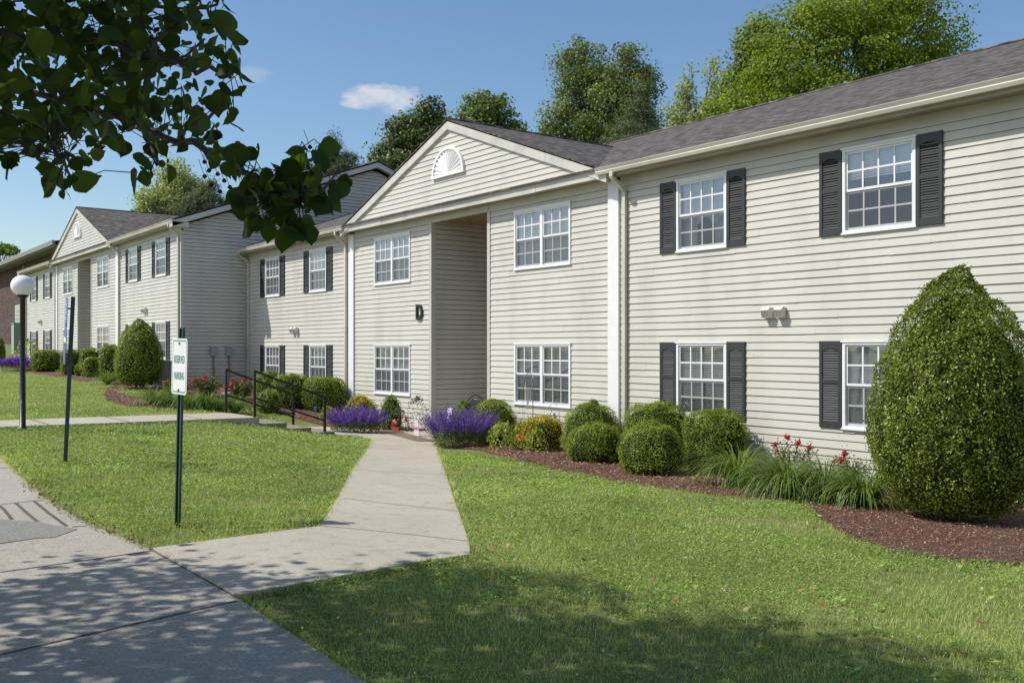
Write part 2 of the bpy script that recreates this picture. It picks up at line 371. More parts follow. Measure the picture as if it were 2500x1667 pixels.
# ------------------------------------------------------------------ ground layout
edgeA = H((0,1051),(27,1074),(72,1114),(108,1146),(171,1187),(216,1211),(282,1236),(350,1266))
eL = H((545,1378))[0]; eR = H((830,1566))[0]
dd = Vector(eR)-Vector(eL); eFar = tuple(Vector(eR)+dd.normalized()*14)
back = Vector(edgeA[0])+(Vector(edgeA[0])-Vector(edgeA[1])).normalized()*14
drive = [tuple(back)]+edgeA+[eL, eR, eFar, (eFar[0]-3, -40), (-60, -40), (-60, back.y-6)]
walk = [edgeA[-1]]+H((735,1215))+H((857,1013))+[(-19.6, 10.5)]+[(-20.2, 10.1), (-22.2, 10.1), (-22.2, 11.2)]+[(-20.9, 12.1), (-20.47, 12.9), (-18.03, 12.9)]+H((992,985))+H((1000,1015),(1030,1110),(1072,1235),(1078,1256),(1080,1281))+[eL]
S_walk = [(-22.25,-6),(-20.3,-6),(-20.3,8.3),(-22.25,8.3)]
bedR = H((1003,1021),(1040,1028),(1100,1033),(1200,1062),(1300,1082),(1430,1108),(1560,1125),(1700,1142),(1850,1158),(1890,1195),(1950,1232),(2050,1265),(2150,1282),(2250,1292),(2352,1297))
bedR = [(-17.95,12.95)]+bedR+[(bedR[-1][0]+2, bedR[-1][1]-.3), (-1.5,8.5), (-1.5,13.5), (-5.8,13.5), (-5.8,12.95)]
bedL = [(-20.5,12.95),(-20.95,12.0),(-22.3,11.1),(-23.4,10.75),(-25,10.6),(-27.5,9.9),(-29.5,9.2),(-31.5,8.4),(-33.2,8.0)]+H((440,946),(350,937),(290,931),(246,921),(238,907),(252,890),(262,872))+[(-39.5,9.0),(-44,9.1),(-50,9.2),(-55,9.2),(-61,9.4),(-61,10.62),(-32.6,10.62),(-32.6,12.95)]
NOGRASS = [drive, walk, S_walk, bedR, bedL, [(-22.3,8),(-20.25,8),(-20.25,10.2),(-22.3,10.2)], [(-61,10.6),(-5.8,10.6),(-5.8,29),(-61,29)]]
# lawn: one big terrain sheet
xs = np.unique(np.concatenate([np.linspace(-400,-70,24), np.arange(-70,6,.5), np.linspace(6,300,24)])); ys = np.unique(np.concatenate([np.linspace(-300,-8,24), np.arange(-8,15,.5), np.linspace(15,600,40)]))
XX, YY = np.meshgrid(xs, ys); ZZ = gz(XX, YY)
nx = len(xs); idx = np.arange(nx*len(ys)).reshape(len(ys), nx)
q = np.stack([idx[:-1,:-1], idx[:-1,1:], idx[1:,1:], idx[1:,:-1]], -1).reshape(-1, 4)
setp(npmesh('lawn', np.stack([XX, YY, ZZ-.015], -1).reshape(-1, 3), q, M['soil'], smooth=True), kind='structure')
mb = MB(); sheet(mb, drive, .012, .7, .1)
for a, b_ in (((0,1318),(350,1268)), ((0,1510),(545,1384)), ((350,1267),(545,1378)), ((-10,1078),(28,1075)), ((-10,1163),(97,1151)), ((165,1214),(200,1210))):
    strip(mb, H(a, b_), .022, .016)
for a in (((0,1165),(12,1177),(27,1196)), ((36,1158),(58,1178),(88,1203)), ((77,1153),(110,1180),(152,1211))): strip(mb, H(*a), .035, .016)
sheet(mb, H((-60,1268),(0,1268),(60,1272),(140,1279),(190,1292),(150,1300),(80,1322),(0,1330),(-60,1335)) if 0 else H((-80,1190),(0,1196),(40,1200),(86,1201),(115,1209),(150,1214),(178,1219),(126,1238),(80,1240),(0,1252),(-80,1262)), .017, .3, 0, 2)
setp(mb.build('driveway', [M['concrete2'], M['joint'], M['gravel']]), kind='structure')
mb = MB(); sheet(mb, walk, .03, .5, .12)
for a, b_ in (((735,1215),(1074,1250)), ((790,1150),(1050,1180)), ((822,1085),(1024,1095)), ((848,1032),(1008,1035)), ((857,1013),(1000,1016))):
    strip(mb, H(a, b_), .012, .033)
setp(mb.build('walkway', [M['concrete'], M['joint']]), kind='structure')
mb = MB(); sheet(mb, S_walk, .02, .8, .30, 0, zS)
for yy in np.arange(-5, 8, 1.5): mb.face([(-22.24,yy,zS(0,yy)+.033),(-20.31,yy,zS(0,yy)+.033),(-20.31,yy+.02,zS(0,yy+.02)+.033),(-22.24,yy+.02,zS(0,yy+.02)+.033)], 1)
setp(mb.build('sidewalk', [M['concrete'], M['joint']]), kind='structure')
mb = MB()
z0 = zS(0, 8.3)+.03
for i, (ya, yb, zz) in enumerate(((8.3, 8.95, z0-.16), (8.95, 9.55, z0-.30), (9.55, 10.14, z0-.42))): mb.box(-22.25, -20.3, ya, yb, -.3, zz)
setp(mb.build('concrete_steps', M['concrete_dark']), 'short flight of broad concrete steps between the two black handrails', 'steps')
mb = MB(); sheet(mb, bedR, .02, .5, .08); setp(mb.build('mulch_bed', M['mulch']), kind='structure')
mb = MB(); sheet(mb, bedL, .02, .5, .08); setp(mb.build('mulch_bed', M['mulch']), kind='structure')
# ------------------------------------------------------------------ siding generator
CO = .127
def siding_wall(mb, x0, x1, z0, z1, holes, axis='x', y=0., zref=2.34, m=0, top=None, out=-1, lap=.019):
    SL = .005 if axis == 'x' else .013
    """lap siding as slanted courses; wall runs along axis; holes (a0,a1,z0,z1); top(x)->z clips"""
    br = sorted({x0, x1, *[h[0] for h in holes if x0 < h[0] < x1], *[h[1] for h in holes if x0 < h[1] < x1]})
    def pt(a, d, z): return (a, y+out*d, z) if axis == 'x' else (y-out*d, a, z)
    def depth(z, zb): return lap-(z-zb)/CO*(lap-.002)
    k0 = math.floor((z0-zref)/CO)
    seams = {kk: [x0+random.uniform(.4, 3.6)+3.66*j for j in range(int((x1-x0)/3.66)+1)] for kk in range(k0, k0+80)}
    for i in range(len(br)-1):
        a, b = br[i], br[i+1]; mid = (a+b)/2
        cuts = [(h[2], h[3]) for h in holes if h[0] <= mid <= h[1]]
        k = k0
        while zref+k*CO < z1:
            zb = zref+k*CO; zt = zb+CO
            segs = [(max(zb, z0), min(zt, z1))]
            for c0, c1 in cuts:
                ns = []
                for s0, s1 in segs:
                    if c1 <= s0 or c0 >= s1: ns.append((s0, s1)); continue
                    if c0 > s0: ns.append((s0, c0))
                    if c1 < s1: ns.append((c1, s1))
                segs = ns
            for s0, s1 in segs:
                if s1-s0 < .002: continue
                if s0 == zb: s0 += SL
                if s1 <= s0: continue
                aa, bb, ab, bbt = a, b, a, b
                if top:
                    aa, bb = top(s0, a, b); ab, bbt = top(s1, a, b)
                    if bb-aa < .01: continue
                if top is None:
                    sm = [q for q in seams.get(k, ()) if a+.02 < q < b-.02]; ed_ = [a]+sm+[b]
                    for i2 in range(len(ed_)-1):
                        u0, u1 = ed_[i2], ed_[i2+1]; par = (sum(1 for q in seams.get(k, ()) if q < (u0+u1)/2)+k) % 2
                        e_ = .0022*par; z_ = s0-(.004*par if s0 == zb+SL else 0)
                        mb.face([pt(u0, depth(s0, zb)+e_, z_), pt(u1, depth(s0, zb)+e_, z_), pt(u1, depth(s1, zb)+e_, s1), pt(u0, depth(s1, zb)+e_, s1)], m)
                    continue
                mb.face([pt(aa, depth(s0, zb), s0), pt(bb, depth(s0, zb), s0), pt(bbt, depth(s1, zb), s1), pt(ab, depth(s1, zb), s1)], m)

            k += 1
# ------------------------------------------------------------------ windows
def grid(mb, x0, x1, z0, z1, nc, nr, y, w=.026, m=0):
    for i in range(1, nc):
        x = x0+(x1-x0)*i/nc; mb.box(x-w/2, x+w/2, y, y+.008, z0, z1, m)
    for j in range(1, nr):
        z = z0+(z1-z0)*j/nr
        for i in range(nc):
            a = x0+(x1-x0)*i/nc; b = x0+(x1-x0)*(i+1)/nc
            mb.box(a+(w/2 if i else 0), b-(w/2 if i < nc-1 else 0), y, y+.008, z-w/2, z+w/2, m)
def window(parent, x0, x1, z0, z1, units=1, style='blind', simple=False):
    c = .05; mb = MB()
    mb.box(x0, x1, -.036, .06, z1-c, z1); mb.box(x0, x1, -.036, .06, z0, z0+c)
    mb.box(x0, x0+c, -.036, .06, z0+c, z1-c); mb.box(x1-c, x1, -.036, .06, z0+c, z1-c)
    mb.box(x0-.02, x1+.02, -.052, -.036, z1-.012, z1+.02); mb.box(x0-.015, x1+.015, -.05, -.036, z0-.015, z0+.012)
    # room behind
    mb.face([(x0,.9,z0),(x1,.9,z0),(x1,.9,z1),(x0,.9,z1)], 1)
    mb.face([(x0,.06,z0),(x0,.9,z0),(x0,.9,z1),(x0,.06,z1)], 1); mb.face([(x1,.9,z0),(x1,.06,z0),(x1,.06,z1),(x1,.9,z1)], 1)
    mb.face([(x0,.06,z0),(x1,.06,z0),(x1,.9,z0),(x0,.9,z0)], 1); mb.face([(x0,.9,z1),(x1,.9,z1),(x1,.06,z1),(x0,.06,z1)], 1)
    zm = (z0+z1)/2; W = (x1-x0)
    us = [(x0+c, x1-c)] if units == 1 else [(x0+c, (x0+x1)/2-.04), ((x0+x1)/2+.04, x1-c)]
    if units == 2: mb.box((x0+x1)/2-.04, (x0+x1)/2+.04, -.030, .06, z0+c, z1-c)
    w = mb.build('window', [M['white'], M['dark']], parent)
    r = .032
    for a, b in us:
        gl = MB(); gr = MB(); scn = MB(); sh = MB(); bl = MB()
        for (s0, s1, yy, low) in ((zm-.01, z1-c, -.012, False), (z0+c, zm-.01, .008, True)):
            for q in ((a, b, s1-r, s1), (a, b, s0, s0+r*1.2), (a, a+r, s0+r*1.2, s1-r), (b-r, b, s0+r*1.2, s1-r)): sh.box(q[0], q[1], yy, yy+.02, q[2], q[3])
            gx0, gx1, gz0, gz1 = a+r, b-r, s0+r*1.2, s1-r
            gl.face([(gx0, yy+.008, gz0), (gx1, yy+.008, gz0), (gx1, yy+.008, gz1), (gx0, yy+.008, gz1)])
            grid(gr, gx0, gx1, gz0, gz1, 4 if units == 1 else 3, 2, yy+(-.003 if not low else .001))
            if low: scn.face([(a+.005, -.006, s0), (b-.005, -.006, s0), (b-.005, -.006, s1), (a+.005, -.006, s1)])
        # covering behind the glass
        full = z0+.05 if style != 'raised' else z0+.62*(z1-z0)
        if style == 'half': full = z0+.28*(z1-z0)
        if style in ('blind', 'raised', 'half', 'open'):
            n = int((z1-c-full)/.030); tilt = .0140 if style != 'open' else 0.0115
            for k in range(n):
                z = z1-c-.02-k*.030
                yb_ = .064 if style == 'open' else .055; bl.face([(a+.01, .050, z-tilt), (b-.01, .050, z-tilt), (b-.01, yb_, z+tilt), (a+.01, yb_, z+tilt)])
        else:
            n = 22; prev = None
            for k in range(n+1):
                t = k/n; x = a+.01+(b-a-.02)*t; y = .075+.020*math.sin(t*31+a*3)
                zb = z0+.03 if style == 'curtain' else zm-.12+.06*math.sin(t*15)
                if prev: bl.face([(prev[0], prev[1], prev[2]), (x, y, zb), (x, y, z1-.05), (prev[0], prev[1], z1-.05)])
                prev = (x, y, zb)
            if style == 'valance':
                for side in (0, 1):
                    prev = None
                    for k in range(9):
                        t = k/8; x = (a+.01+.30*(b-a)*t) if not side else (b-.01-.30*(b-a)*t); y = .13+.02*math.sin(t*17)
                        if prev: bl.face([(prev[0], prev[1], z0+.03), (x, y, z0+.03), (x, y, z1-.05), (prev[0], prev[1], z1-.05)])
                        prev = (x, y)
        sh.build('sash', M['white'], w); gl.build('glass', M['glass'], w); gr.build('grille', M['white'], w)
        scn.build('screen', M['screen'], w); bl.build('blind' if style in ('blind','raised','half','open') else 'curtain', M['blind'] if style in ('blind','raised','half','open') else M['curtain'], w)
    return w
def shutter(parent, x0, x1, z0, z1):
    mb = MB(); s = .055
    mb.box(x0, x0+s, -.045, -.012, z0, z1); mb.box(x1-s, x1, -.045, -.012, z0, z1)
    zm = z0+(z1-z0)*.53
    rails = ((z0, z0+.10), (zm-.03, zm+.03), (z1-.12, z1))
    for a, b in rails: mb.box(x0+s, x1-s, -.042, -.012, a, b)
    # arched top rail of the upper panel
    for k in range(6):
        t0, t1 = k/6, (k+1)/6
        xa, xb = x0+s+(x1-x0-2*s)*t0, x0+s+(x1-x0-2*s)*t1
        dz = .05*(2*abs((t0+t1)/2-.5))**2
        if dz > .004: mb.box(xa, xb, -.0405, -.014, z1-.12-dz, z1-.1201)
    mb.face([(x0+s, -.014, z0), (x1-s, -.014, z0), (x1-s, -.014, z1), (x0+s, -.014, z1)])
    for (a, b) in ((z0+.10, zm-.03), (zm+.03, z1-.12)):
        n = int((b-a)/.036)
        for k in range(n):
            z = a+(b-a)*(k+.5)/n
            mb.face([(x0+s, -.040, z-.014), (x1-s, -.040, z-.014), (x1-s, -.018, z+.014), (x0+s, -.018, z+.014)])
            mb.face([(x0+s, -.016, z-.016), (x1-s, -.016, z-.016), (x1-s, -.040, z-.014), (x0+s, -.040, z-.014)])
    for zz in (z0+.13, z1-.16):
        for xx in (x0+.02, x1-.02): mb.box(xx-.006, xx+.006, -.049, -.045, zz-.006, zz+.006)
    return mb.build('shutter', M['shutter'], parent)
def uvroof(o, origin=None):
    me = o.data; uv = me.uv_layers.new(name='UVMap')
    for p in me.polygons:
        n = p.normal; h = Vector((-n.y, n.x, 0))
        h = h.normalized() if h.length > 1e-4 else Vector((1,0,0)); u = n.cross(h)
        for li in p.loop_indices:
            co = me.vertices[me.loops[li].vertex_index].co; uv.data[li].uv = (co.dot(h), co.dot(u))
# ------------------------------------------------------------------ the apartment blocks
ZE = 5.50; HL = 13.4; DP = 7.4; PITCH = .366
def gutter_profile(y0): return [(y0, -.12), (y0-.075, -.12), (y0-.095, -.07), (y0-.085, -.055), (y0-.115, 0), (y0-.115, .008), (y0-.10, .008), (y0, 0)]
def block(name, label, cx, yf, dz, styles, HR):
    HE = {-1: HL, 1: HR}
    T = thing(name, label, 'building', (cx, yf, dz))
    wins = []
    for s in (-1, 1):
        for (a, b, u) in ((2.25, 4.18, 2), (7.15, 8.32, 1), (10.6, 11.8, 1)):
            for (za, zb) in ((.88, 2.215), (3.865, 5.16)):
                x0, x1 = (a, b) if s > 0 else (-b, -a); wins.append((x0, x1, za, zb, u))
    holes = [(w[0]+.004, w[1]-.004, w[2]+.004, w[3]-.004) for w in wins]+[(-1.23, 1.23, -2, 5.30)]
    for fa, fb in ((-HL+.09, -5.65), (-5.35, -1.23), (1.23, 5.35), (5.65, HR-.09)):
        mb = MB(); siding_wall(mb, fa, fb, -.45, 5.29, holes); mb.build('wall', M['siding'], T)
    for fa, fb in ((-HL, -5.651), (5.651, HR), (-5.349, -1.231), (1.231, 5.349)):
        mb = MB(); mb.box(fa, fb, -.012, .02, 5.29, 5.5); mb.build('frieze', M['trim'], T)
    # end walls with gable tops
    for s in (-1, 1):
        mb = MB()
        def top(z, a, b):
            lim = (z-ZE+.05)/PITCH
            if lim <= 0: return a, b
            return max(a, lim), min(b, 2*DP-lim)
        siding_wall(mb, .06, 2*DP, -.45, ZE+DP*PITCH-.1, [], axis='y', y=s*HE[s], top=top, out=-s)
        mb.build('end_wall', M['siding'], T)
        mb = MB(); mb.box(min(s*HE[s], s*(HE[s]-.09)), max(s*HE[s], s*(HE[s]-.09)), -.022, .0, -.45, 5.285)
        mb.box(min(s*HE[s], s*(HE[s]+.022)), max(s*HE[s], s*(HE[s]+.022)), -.022, .07, -.45, 5.285); mb.build('corner_trim', M['trim'], T)
    mb = MB(); mb.face([(-HL, 2*DP, -.4), (HR, 2*DP, -.4), (HR, 2*DP, ZE), (-HL, 2*DP, ZE)]); mb.build('rear_wall', M['siding'], T)
    # windows and shutters
    for i, (x0, x1, za, zb, u) in enumerate(wins):
        window(T, x0, x1, za, zb, u, styles[i % len(styles)])
        if u == 1:
            shutter(T, x0-.405, x0-.012, za, zb+.01); shutter(T, x1+.012, x1+.405, za, zb+.01)
    # white posts beside the projecting gable
    for s in (-1, 1):
        a, b = (5.35, 5.65) if s > 0 else (-5.65, -5.35)
        mb = MB(); mb.box(a, b, -.06, .05, -.4, 5.40); mb.build('trim_post', M['white'], T)
    # breezeway
    mb = MB()
    for s in (-1, 1): siding_wall(mb, .06, 7.5, -.3, 5.6, [], axis='y', y=s*1.23, out=s)
    siding_wall(mb, -1.23, 1.23, -.3, 5.6, [], y=7.5)
    mb.build('breezeway_wall', M['siding'], T)
    mb = MB(); mb.box(-1.23, 1.23, .03, 7.5, 5.32, 5.36); mb.build('breezeway_ceiling', M['redwood'], T)
    mb = MB(); mb.box(-1.24, 1.24, .0, 7.5, -.3, .06); mb.build('breezeway_floor', M['concrete'], T)
    mb = MB()
    for s in (-1, 1):
        a, b = sorted((s*1.23, s*1.32)); mb.box(a, b, -.030, .0, -.4, 5.285); a, b = sorted((s*1.21, s*1.23)); mb.box(a, b, -.030, .10, -.4, 5.285)
    mb.box(-1.23, 1.23, -.025, .06, 5.29, 5.44)
    mb.build('opening_trim', M['trim'], T)
    # soffit + fascia + gutters
    GY_ = -.33
    for s in (-1, 1):
        a, b = sorted((s*5.45, s*(HE[s]+.32)))
        mb = MB(); mb.box(a, b, -.32, .02, 5.445, 5.46); mb.box(a, b, -.335, -.32, 5.42, 5.56); mb.build('soffit', M['soffit'], T)
        mb = MB()
        pr = [(p[0], p[1]+5.60) for p in gutter_profile(-.336)]
        a2, b2 = sorted((s*5.38, s*(HE[s]+.33))); mb.prism(pr, a2, b2, 'x'); mb.build('gutter', M['gutter'], T)
    # downspouts
    for xd in (-HL+.16, -5.82, 5.82, HR-.16):
        mb = MB(); w = .045
        mb.bar((xd-.10*0, -.39, 5.50), (xd, -.39, 5.40), .085, .06)
        prev = Vector((xd, -.39, 5.42))
        for k in range(1, 8):
            t = k/7; p = Vector((xd, -.39+.335*(t*t*(3-2*t)), 5.42-.30*t)); mb.bar(prev, p, .085, .065, up=(0,1,0) if abs((p-prev).normalized().z) > .9 else (0,0,1)); prev = p
        mb.box(xd-.045, xd+.045, -.092, -.022, -.15, 5.14)
        for zz in (2.6, 4.7, .5): mb.box(xd-.055, xd+.055, -.097, -.03, zz, zz+.03)
        mb.bar((xd, -.06, -.12), (xd+.02, -.28, -.2), .09, .06)
        mb.build('downspout', M['gutter'], T)
    # projecting gable
    gw = 5.45; ga = 7.50; gb = 5.50; gp = (ga-gb)/gw; yg = -.30
    mb = MB()
    def gtop(z, a, b):
        h = (ga-.05-z)/gp; return max(a, -h), min(b, h)
    siding_wall(mb, -gw, gw, gb+.12, ga-.1, [], y=yg+.02, top=gtop); mb.face([(-gw, yg+.03, gb), (gw, yg+.03, gb), (0, yg+.03, ga)])
    mb.build('gable', M['siding'], T)
    mb = MB()      # base band of the gable in uneven lengths of metal cladding
    xs_ = [-gw, -4.1, -3.2, -1.9, -.2, 1.7, 3.4, gw]
    for i in range(len(xs_)-1): mb.box(xs_[i], xs_[i+1]-.003, yg-.035-.004*(i % 2), yg+.02, gb-.07-.004*(i % 3), gb+.155+.006*((i*5) % 3))
    mb.build('gable_beam', M['stained'], T)
    mb = MB(); mb.box(-gw, -5.651, yg+.021, -.0, gb-.052, gb-.04); mb.box(5.651, gw+.0, yg+.021, 0, gb-.052, gb-.04) if gw > 5.651 else None
    mb.box(-5.35, 5.35, yg+.021, .02, gb-.056, gb-.044); mb.build('gable_soffit', M['soffit'], T)
    mb = MB()
    for s in (-1, 1):
        th = .19
        for j in range(3):
            t0, t1 = j/3, (j+1)/3; o_ = .004*(j % 2)
            xa, xb = s*gw*1.03*(1-t0), s*gw*1.03*(1-t1); za_, zb_ = ga+.07-gp*abs(xa), ga+.07-gp*abs(xb)
            xb2 = xb+(xa-xb)*.002
            poly = [(xa, za_-th), (xb2, zb_-th), (xb2, zb_), (xa, za_)]
            mb.prism(poly if s < 0 else poly[::-1], yg-.05-o_, yg+.05, 'y')
    mb.build('rake_board', M['stained'], T)
    # sunburst vent
    mb = MB(); cz = 6.32; rr = .62; nf = 14
    for k in range(nf):
        t0 = math.pi*k/nf; t1 = math.pi*(k+1)/nf; tm = (t0+t1)/2
        c_ = (0, yg-.03, cz)
        p0 = (rr*math.cos(t0), yg-.012, cz+rr*.93*math.sin(t0)); p1 = (rr*math.cos(t1), yg-.012, cz+rr*.93*math.sin(t1)); pm = (rr*.98*math.cos(tm), yg-.05, cz+rr*.93*math.sin(tm))
        mb.face([c_, p0, pm]); mb.face([c_, pm, p1])
        q0 = [(rf*math.cos(t), cz+rf*.93*math.sin(t)) for rf, t in ((rr, t0), (rr*1.11, t0), (rr*1.11, t1), (rr, t1))]
        mb.prism(q0, yg-.055, yg+.01, 'y')
    mb.box(-rr*1.13, rr*1.13, yg-.06, yg+.01, cz-.06, cz); mb.build('fan_vent', M['fan'], T)
    # roof
    z0_, yr = ZE+.125, DP; ye = -.405; xl = -HL-.36; xr = HR+.36
    zr = z0_+(yr-ye)*PITCH
    mb = MB(); th = .03
    def slab(pts):
        mb.face(pts); mb.face([(p[0], p[1], p[2]-th) for p in reversed(pts)])
        for i in range(len(pts)):
            a, b = pts[i], pts[(i+1) % len(pts)]
            mb.face([(a[0],a[1],a[2]-th), (b[0],b[1],b[2]-th), b, a])
    zv = ga+.13; yv = ye+(zv-z0_)/PITCH; gx = gw*1.05+.02
    gze = zv-gp*gx
    yve = ye+max(0, (gze-z0_))/PITCH
    slab([(xl, ye, z0_), (xr, ye, z0_), (xr, yr, zr), (xl, yr, zr)])
    slab([(xr, 2*DP+.43, z0_), (xl, 2*DP+.43, z0_), (xl, yr, zr), (xr, yr, zr)])
    yfr = yg-.075
    slab([(-gx, yfr, gze), (0, yfr, zv), (0, yv+.3, zv), (-gx, yve+.2, gze)][::-1])
    slab([(gx, yfr, gze), (gx, yve+.2, gze), (0, yv+.3, zv), (0, yfr, zv)][::-1])
    mb.tube([(xl, yr, zr-.0), (xr, yr, zr-.0)], .05, 6); mb.tube([(0, yfr, zv), (0, yv, zv)], .04, 6)
    o = mb.build('roof', M['roof'], T); uvroof(o)
    # end rake boards
    for s in (-1, 1):
        mb = MB()
        for (ya, yb) in ((ye, DP), (2*DP+.43, DP)):
            poly = [(ya, z0_-.26), (yb, zr-.26), (yb, zr-.072), (ya, z0_-.072)]
            a, b = sorted((s*(HE[s]+.33), s*(HE[s]+.355))); mb.prism(poly if yb > ya else poly[::-1], a, b, 'x')
            a, b = sorted((s*HE[s], s*(HE[s]+.329)))
            mb.face([(a, ya, z0_-.20), (b, ya, z0_-.20), (b, yb, zr-.20), (a, yb, zr-.20)])
        a, b = sorted((s*HE[s], s*(HE[s]+.355))); mb.box(a, b, ye+.0, ye+.55, z0_-.262, z0_-.10)
        mb.build('end_rake', M['trim'], T)
    # paired vent hoods
    for s in (-1, 1):
        for k in (0, 1):
            x = s*9.35+k*.26-.13
            mb = MB(); P_ = [(-.02, 2.78), (-.10, 2.79), (-.155, 2.74), (-.13, 2.62), (-.02, 2.60)]
            mb.prism(P_, x-.075, x+.075, 'x')
            for r_ in range(5):
                for c_ in range(5):
                    xx = x-.058+c_*.029; zz = 2.64+r_*.022; yy = -.13-(zz-2.62)/.12*.025
                    mb.box(xx-.009, xx+.009, yy-.004, yy+.01, zz-.007, zz+.007, 1)
            mb.build('vent_hood', [M['hood'], M['hoodgap']], T)
    return T
D_ = block('apartment_building', 'near beige two-storey apartment building with dark shutters and the letter D', -19.25, 12.93, 0,
      ['blind','blind','blind','blind','blind','blind','open','blind','open','valance','blind','raised'], 15.5)
E_ = block('apartment_building', 'farther beige apartment building set forward, beyond the letter D building', -46.1, 10.6, .85,
      ['blind','half','curtain','blind','valance','open'], HL)
# meter boxes on the end wall of the far block
for yy in (1.07, 1.62):
    mb = MB(); x = HL
    mb.box(x+.016, x+.12, yy-.10, yy+.10, 1.02, 1.32); mb.box(x+.12, x+.135, yy-.08, yy+.08, 1.12, 1.29); mb.box(x+.01, x+.15, yy-.12, yy+.12, 1.32, 1.335)
    b = mb.build('meter_box', M['boxgrey'], E_)
    mb = MB(); mb.tube([(x+.07, yy, 1.02), (x+.07, yy+.02, .6), (x+.05, yy+.03, -.2)], .022, 8); mb.build('conduit', M['pipe'], b)
# ------------------------------------------------------------------ text helper
def text_mesh(name, body, size, ext, m, parent=None, loc=(0,0,0), sx=1., bold=0., rx=R(90), rz=0):
    cu = bpy.data.curves.new(name, 'FONT'); cu.body = body; cu.size = size; cu.extrude = ext; cu.align_x = 'CENTER'; cu.align_y = 'CENTER'; cu.offset = bold
    tmp = bpy.data.objects.new('tmp', cu); COL.objects.link(tmp); bpy.context.view_layer.update()
    me = bpy.data.meshes.new_from_object(tmp.evaluated_get(bpy.context.evaluated_depsgraph_get()))
    bpy.data.objects.remove(tmp); me.materials.clear(); me.materials.append(m)
    o = link(name, me, parent); o.location = loc; o.rotation_euler = (rx, 0, rz); o.scale = (sx, 1, 1); return o
mb = MB(); o = text_mesh('building_letter', 'D', .56, .025, M['letter'], loc=(-21.02, 12.885, 3.03), sx=.80, bold=.006)
setp(o, 'large dark letter D fixed to the beige siding left of the open passage', 'letter')
# ------------------------------------------------------------------ brick building far left
BX, BY, BZ = -78., 14., 2.3
B_ = thing('brick_building', 'dark red brick building with low roof at the far left edge', 'building', (BX, BY, BZ))
mb = MB(); mb.box(-16, 13, 0, 14, -.5, 6.25); mb.build('wall', M['brick'], B_)
mb = MB(); mb.box(-16.6, 13.6, -.9, 0, 6.24, 6.29); mb.box(-16.6, 13.6, -.93, -.9, 6.18, 6.5); mb.build('soffit', plain('brown_soffit', (.20,.19,.19), .6), B_)
mb = MB(); mb.face([(-16.6,-.95,6.52),(13.6,-.95,6.52),(13.6,7,8.0),(-16.6,7,8.0)]); mb.face([(-16.6,-.95,6.5),(-16.6,7,7.9),(13.6,7,7.9),(13.6,-.95,6.5)]); mb.face([(-16.6,7,8.0),(13.6,7,8.0),(13.6,15,6.5),(-16.6,15,6.5)]); o = mb.build('roof', M['roof'], B_); uvroof(o)
mb = MB(); mb.prism([(-.95,6.28),(-1.06,6.28),(-1.10,6.55),(-.95,6.55)], -16.6, 13.6, 'x'); mb.build('gutter', plain('grey_gutter', (.26,.25,.27), .4), B_)
mb = MB(); mb.box(-1.4+.0, -1.18, -.12, -.02, .9, 6.1); mb.box(-2.6, -1.18, -.12, -.02, .74, .9); mb.build('downspout', plain('pink_grey_pipe', (.30,.26,.26), .5), B_)
mb = MB(); mb.box(-4.6, -2.0, -.10, -.02, .8, 3.2); b = mb.build('notice_board', M['board'], B_)
for k in range(4):
    mm_ = MB(); mm_.box(-4.3, -2.25, -.106, -.1, 2.7-.3*k-.05, 2.7-.3*k+.03); mm_.build('board_line', M['ac'], b)
for k in range(1): pass
p = atd(38, 780, 62)
T = thing('utility_cabinet', 'pale green utility cabinet standing by the dark brick wall', 'cabinet', (p.x, p.y, g(p.x, p.y)))
mb = MB(); mb.box(-.5,.5,-.25,.25,-.05,.1); mb.build('base', M['concrete'], T)
mb = MB(); mb.box(-.45,.45,-.22,.22,.1,1.9); mb.box(-.49,.49,-.26,.26,1.9,1.97); mb.build('body', M['ac'], T)
mb = MB(); mb.box(-.40,-.02,-.235,-.222,.2,1.8); mb.box(.02,.40,-.235,-.222,.2,1.8); mb.build('door', M['board'], T)
# ------------------------------------------------------------------ street furniture
lx, ly, lD = hit(52, 986)
T = thing('street_lamp', 'black lamp post with a white globe beside the sidewalk', 'street lamp', (lx, ly, g(lx, ly)))
pk, nt, b = mat('chipped_black'); n_ = noise(nt, 9, 5, mapping(nt, objc(nt), (1,1,.6)), .7)
z_ = N(nt, 'ShaderNodeSeparateXYZ'); L(nt, objc(nt), z_.inputs[0]); mr = N(nt, 'ShaderNodeMapRange'); mr.inputs[1].default_value = 1.35; mr.inputs[2].default_value = .9; L(nt, z_.outputs[2], mr.inputs[0])
mm_ = N(nt, 'ShaderNodeMath', operation='MULTIPLY'); L(nt, ramp(nt, n_, [(.60, (0,0,0)), (.63, (1,1,1))]), mm_.inputs[0]); L(nt, mr.outputs[0], mm_.inputs[1])
L(nt, mixc(nt, mm_.outputs[0], (.012,.012,.014), (.38,.40,.44)), b.inputs['Base Color']); b.inputs['Roughness'].default_value = .4
mb = MB(); mb.lathe((0,0,0), [(.0,2.53),(.09,2.53),(.10,2.50),(.048,2.46),(.047,1.2),(.053,1.19),(.055,.05),(.085,.04),(.085,-.05)][::-1], 16); mb.build('pole', pk, T, True)
gm, nt, b = mat('globe_acrylic'); b.inputs['Base Color'].default_value = (.86,.86,.88,1); b.inputs['Roughness'].default_value = .25; b.inputs['Subsurface Weight'].default_value = .25
mb = MB(); rg = .205; mb.lathe((0,0,2.70), [(rg*math.sin(t), -rg*math.cos(t)*.97) for t in np.linspace(.42, math.pi, 22)], 32); mb.build('globe', gm, T, True)
mb = MB(); mb.lathe((0,0,2.50), [(.06,0),(.105,.005),(.105,.035),(.08,.04)], 20); mb.build('collar', M['black'], T, True)
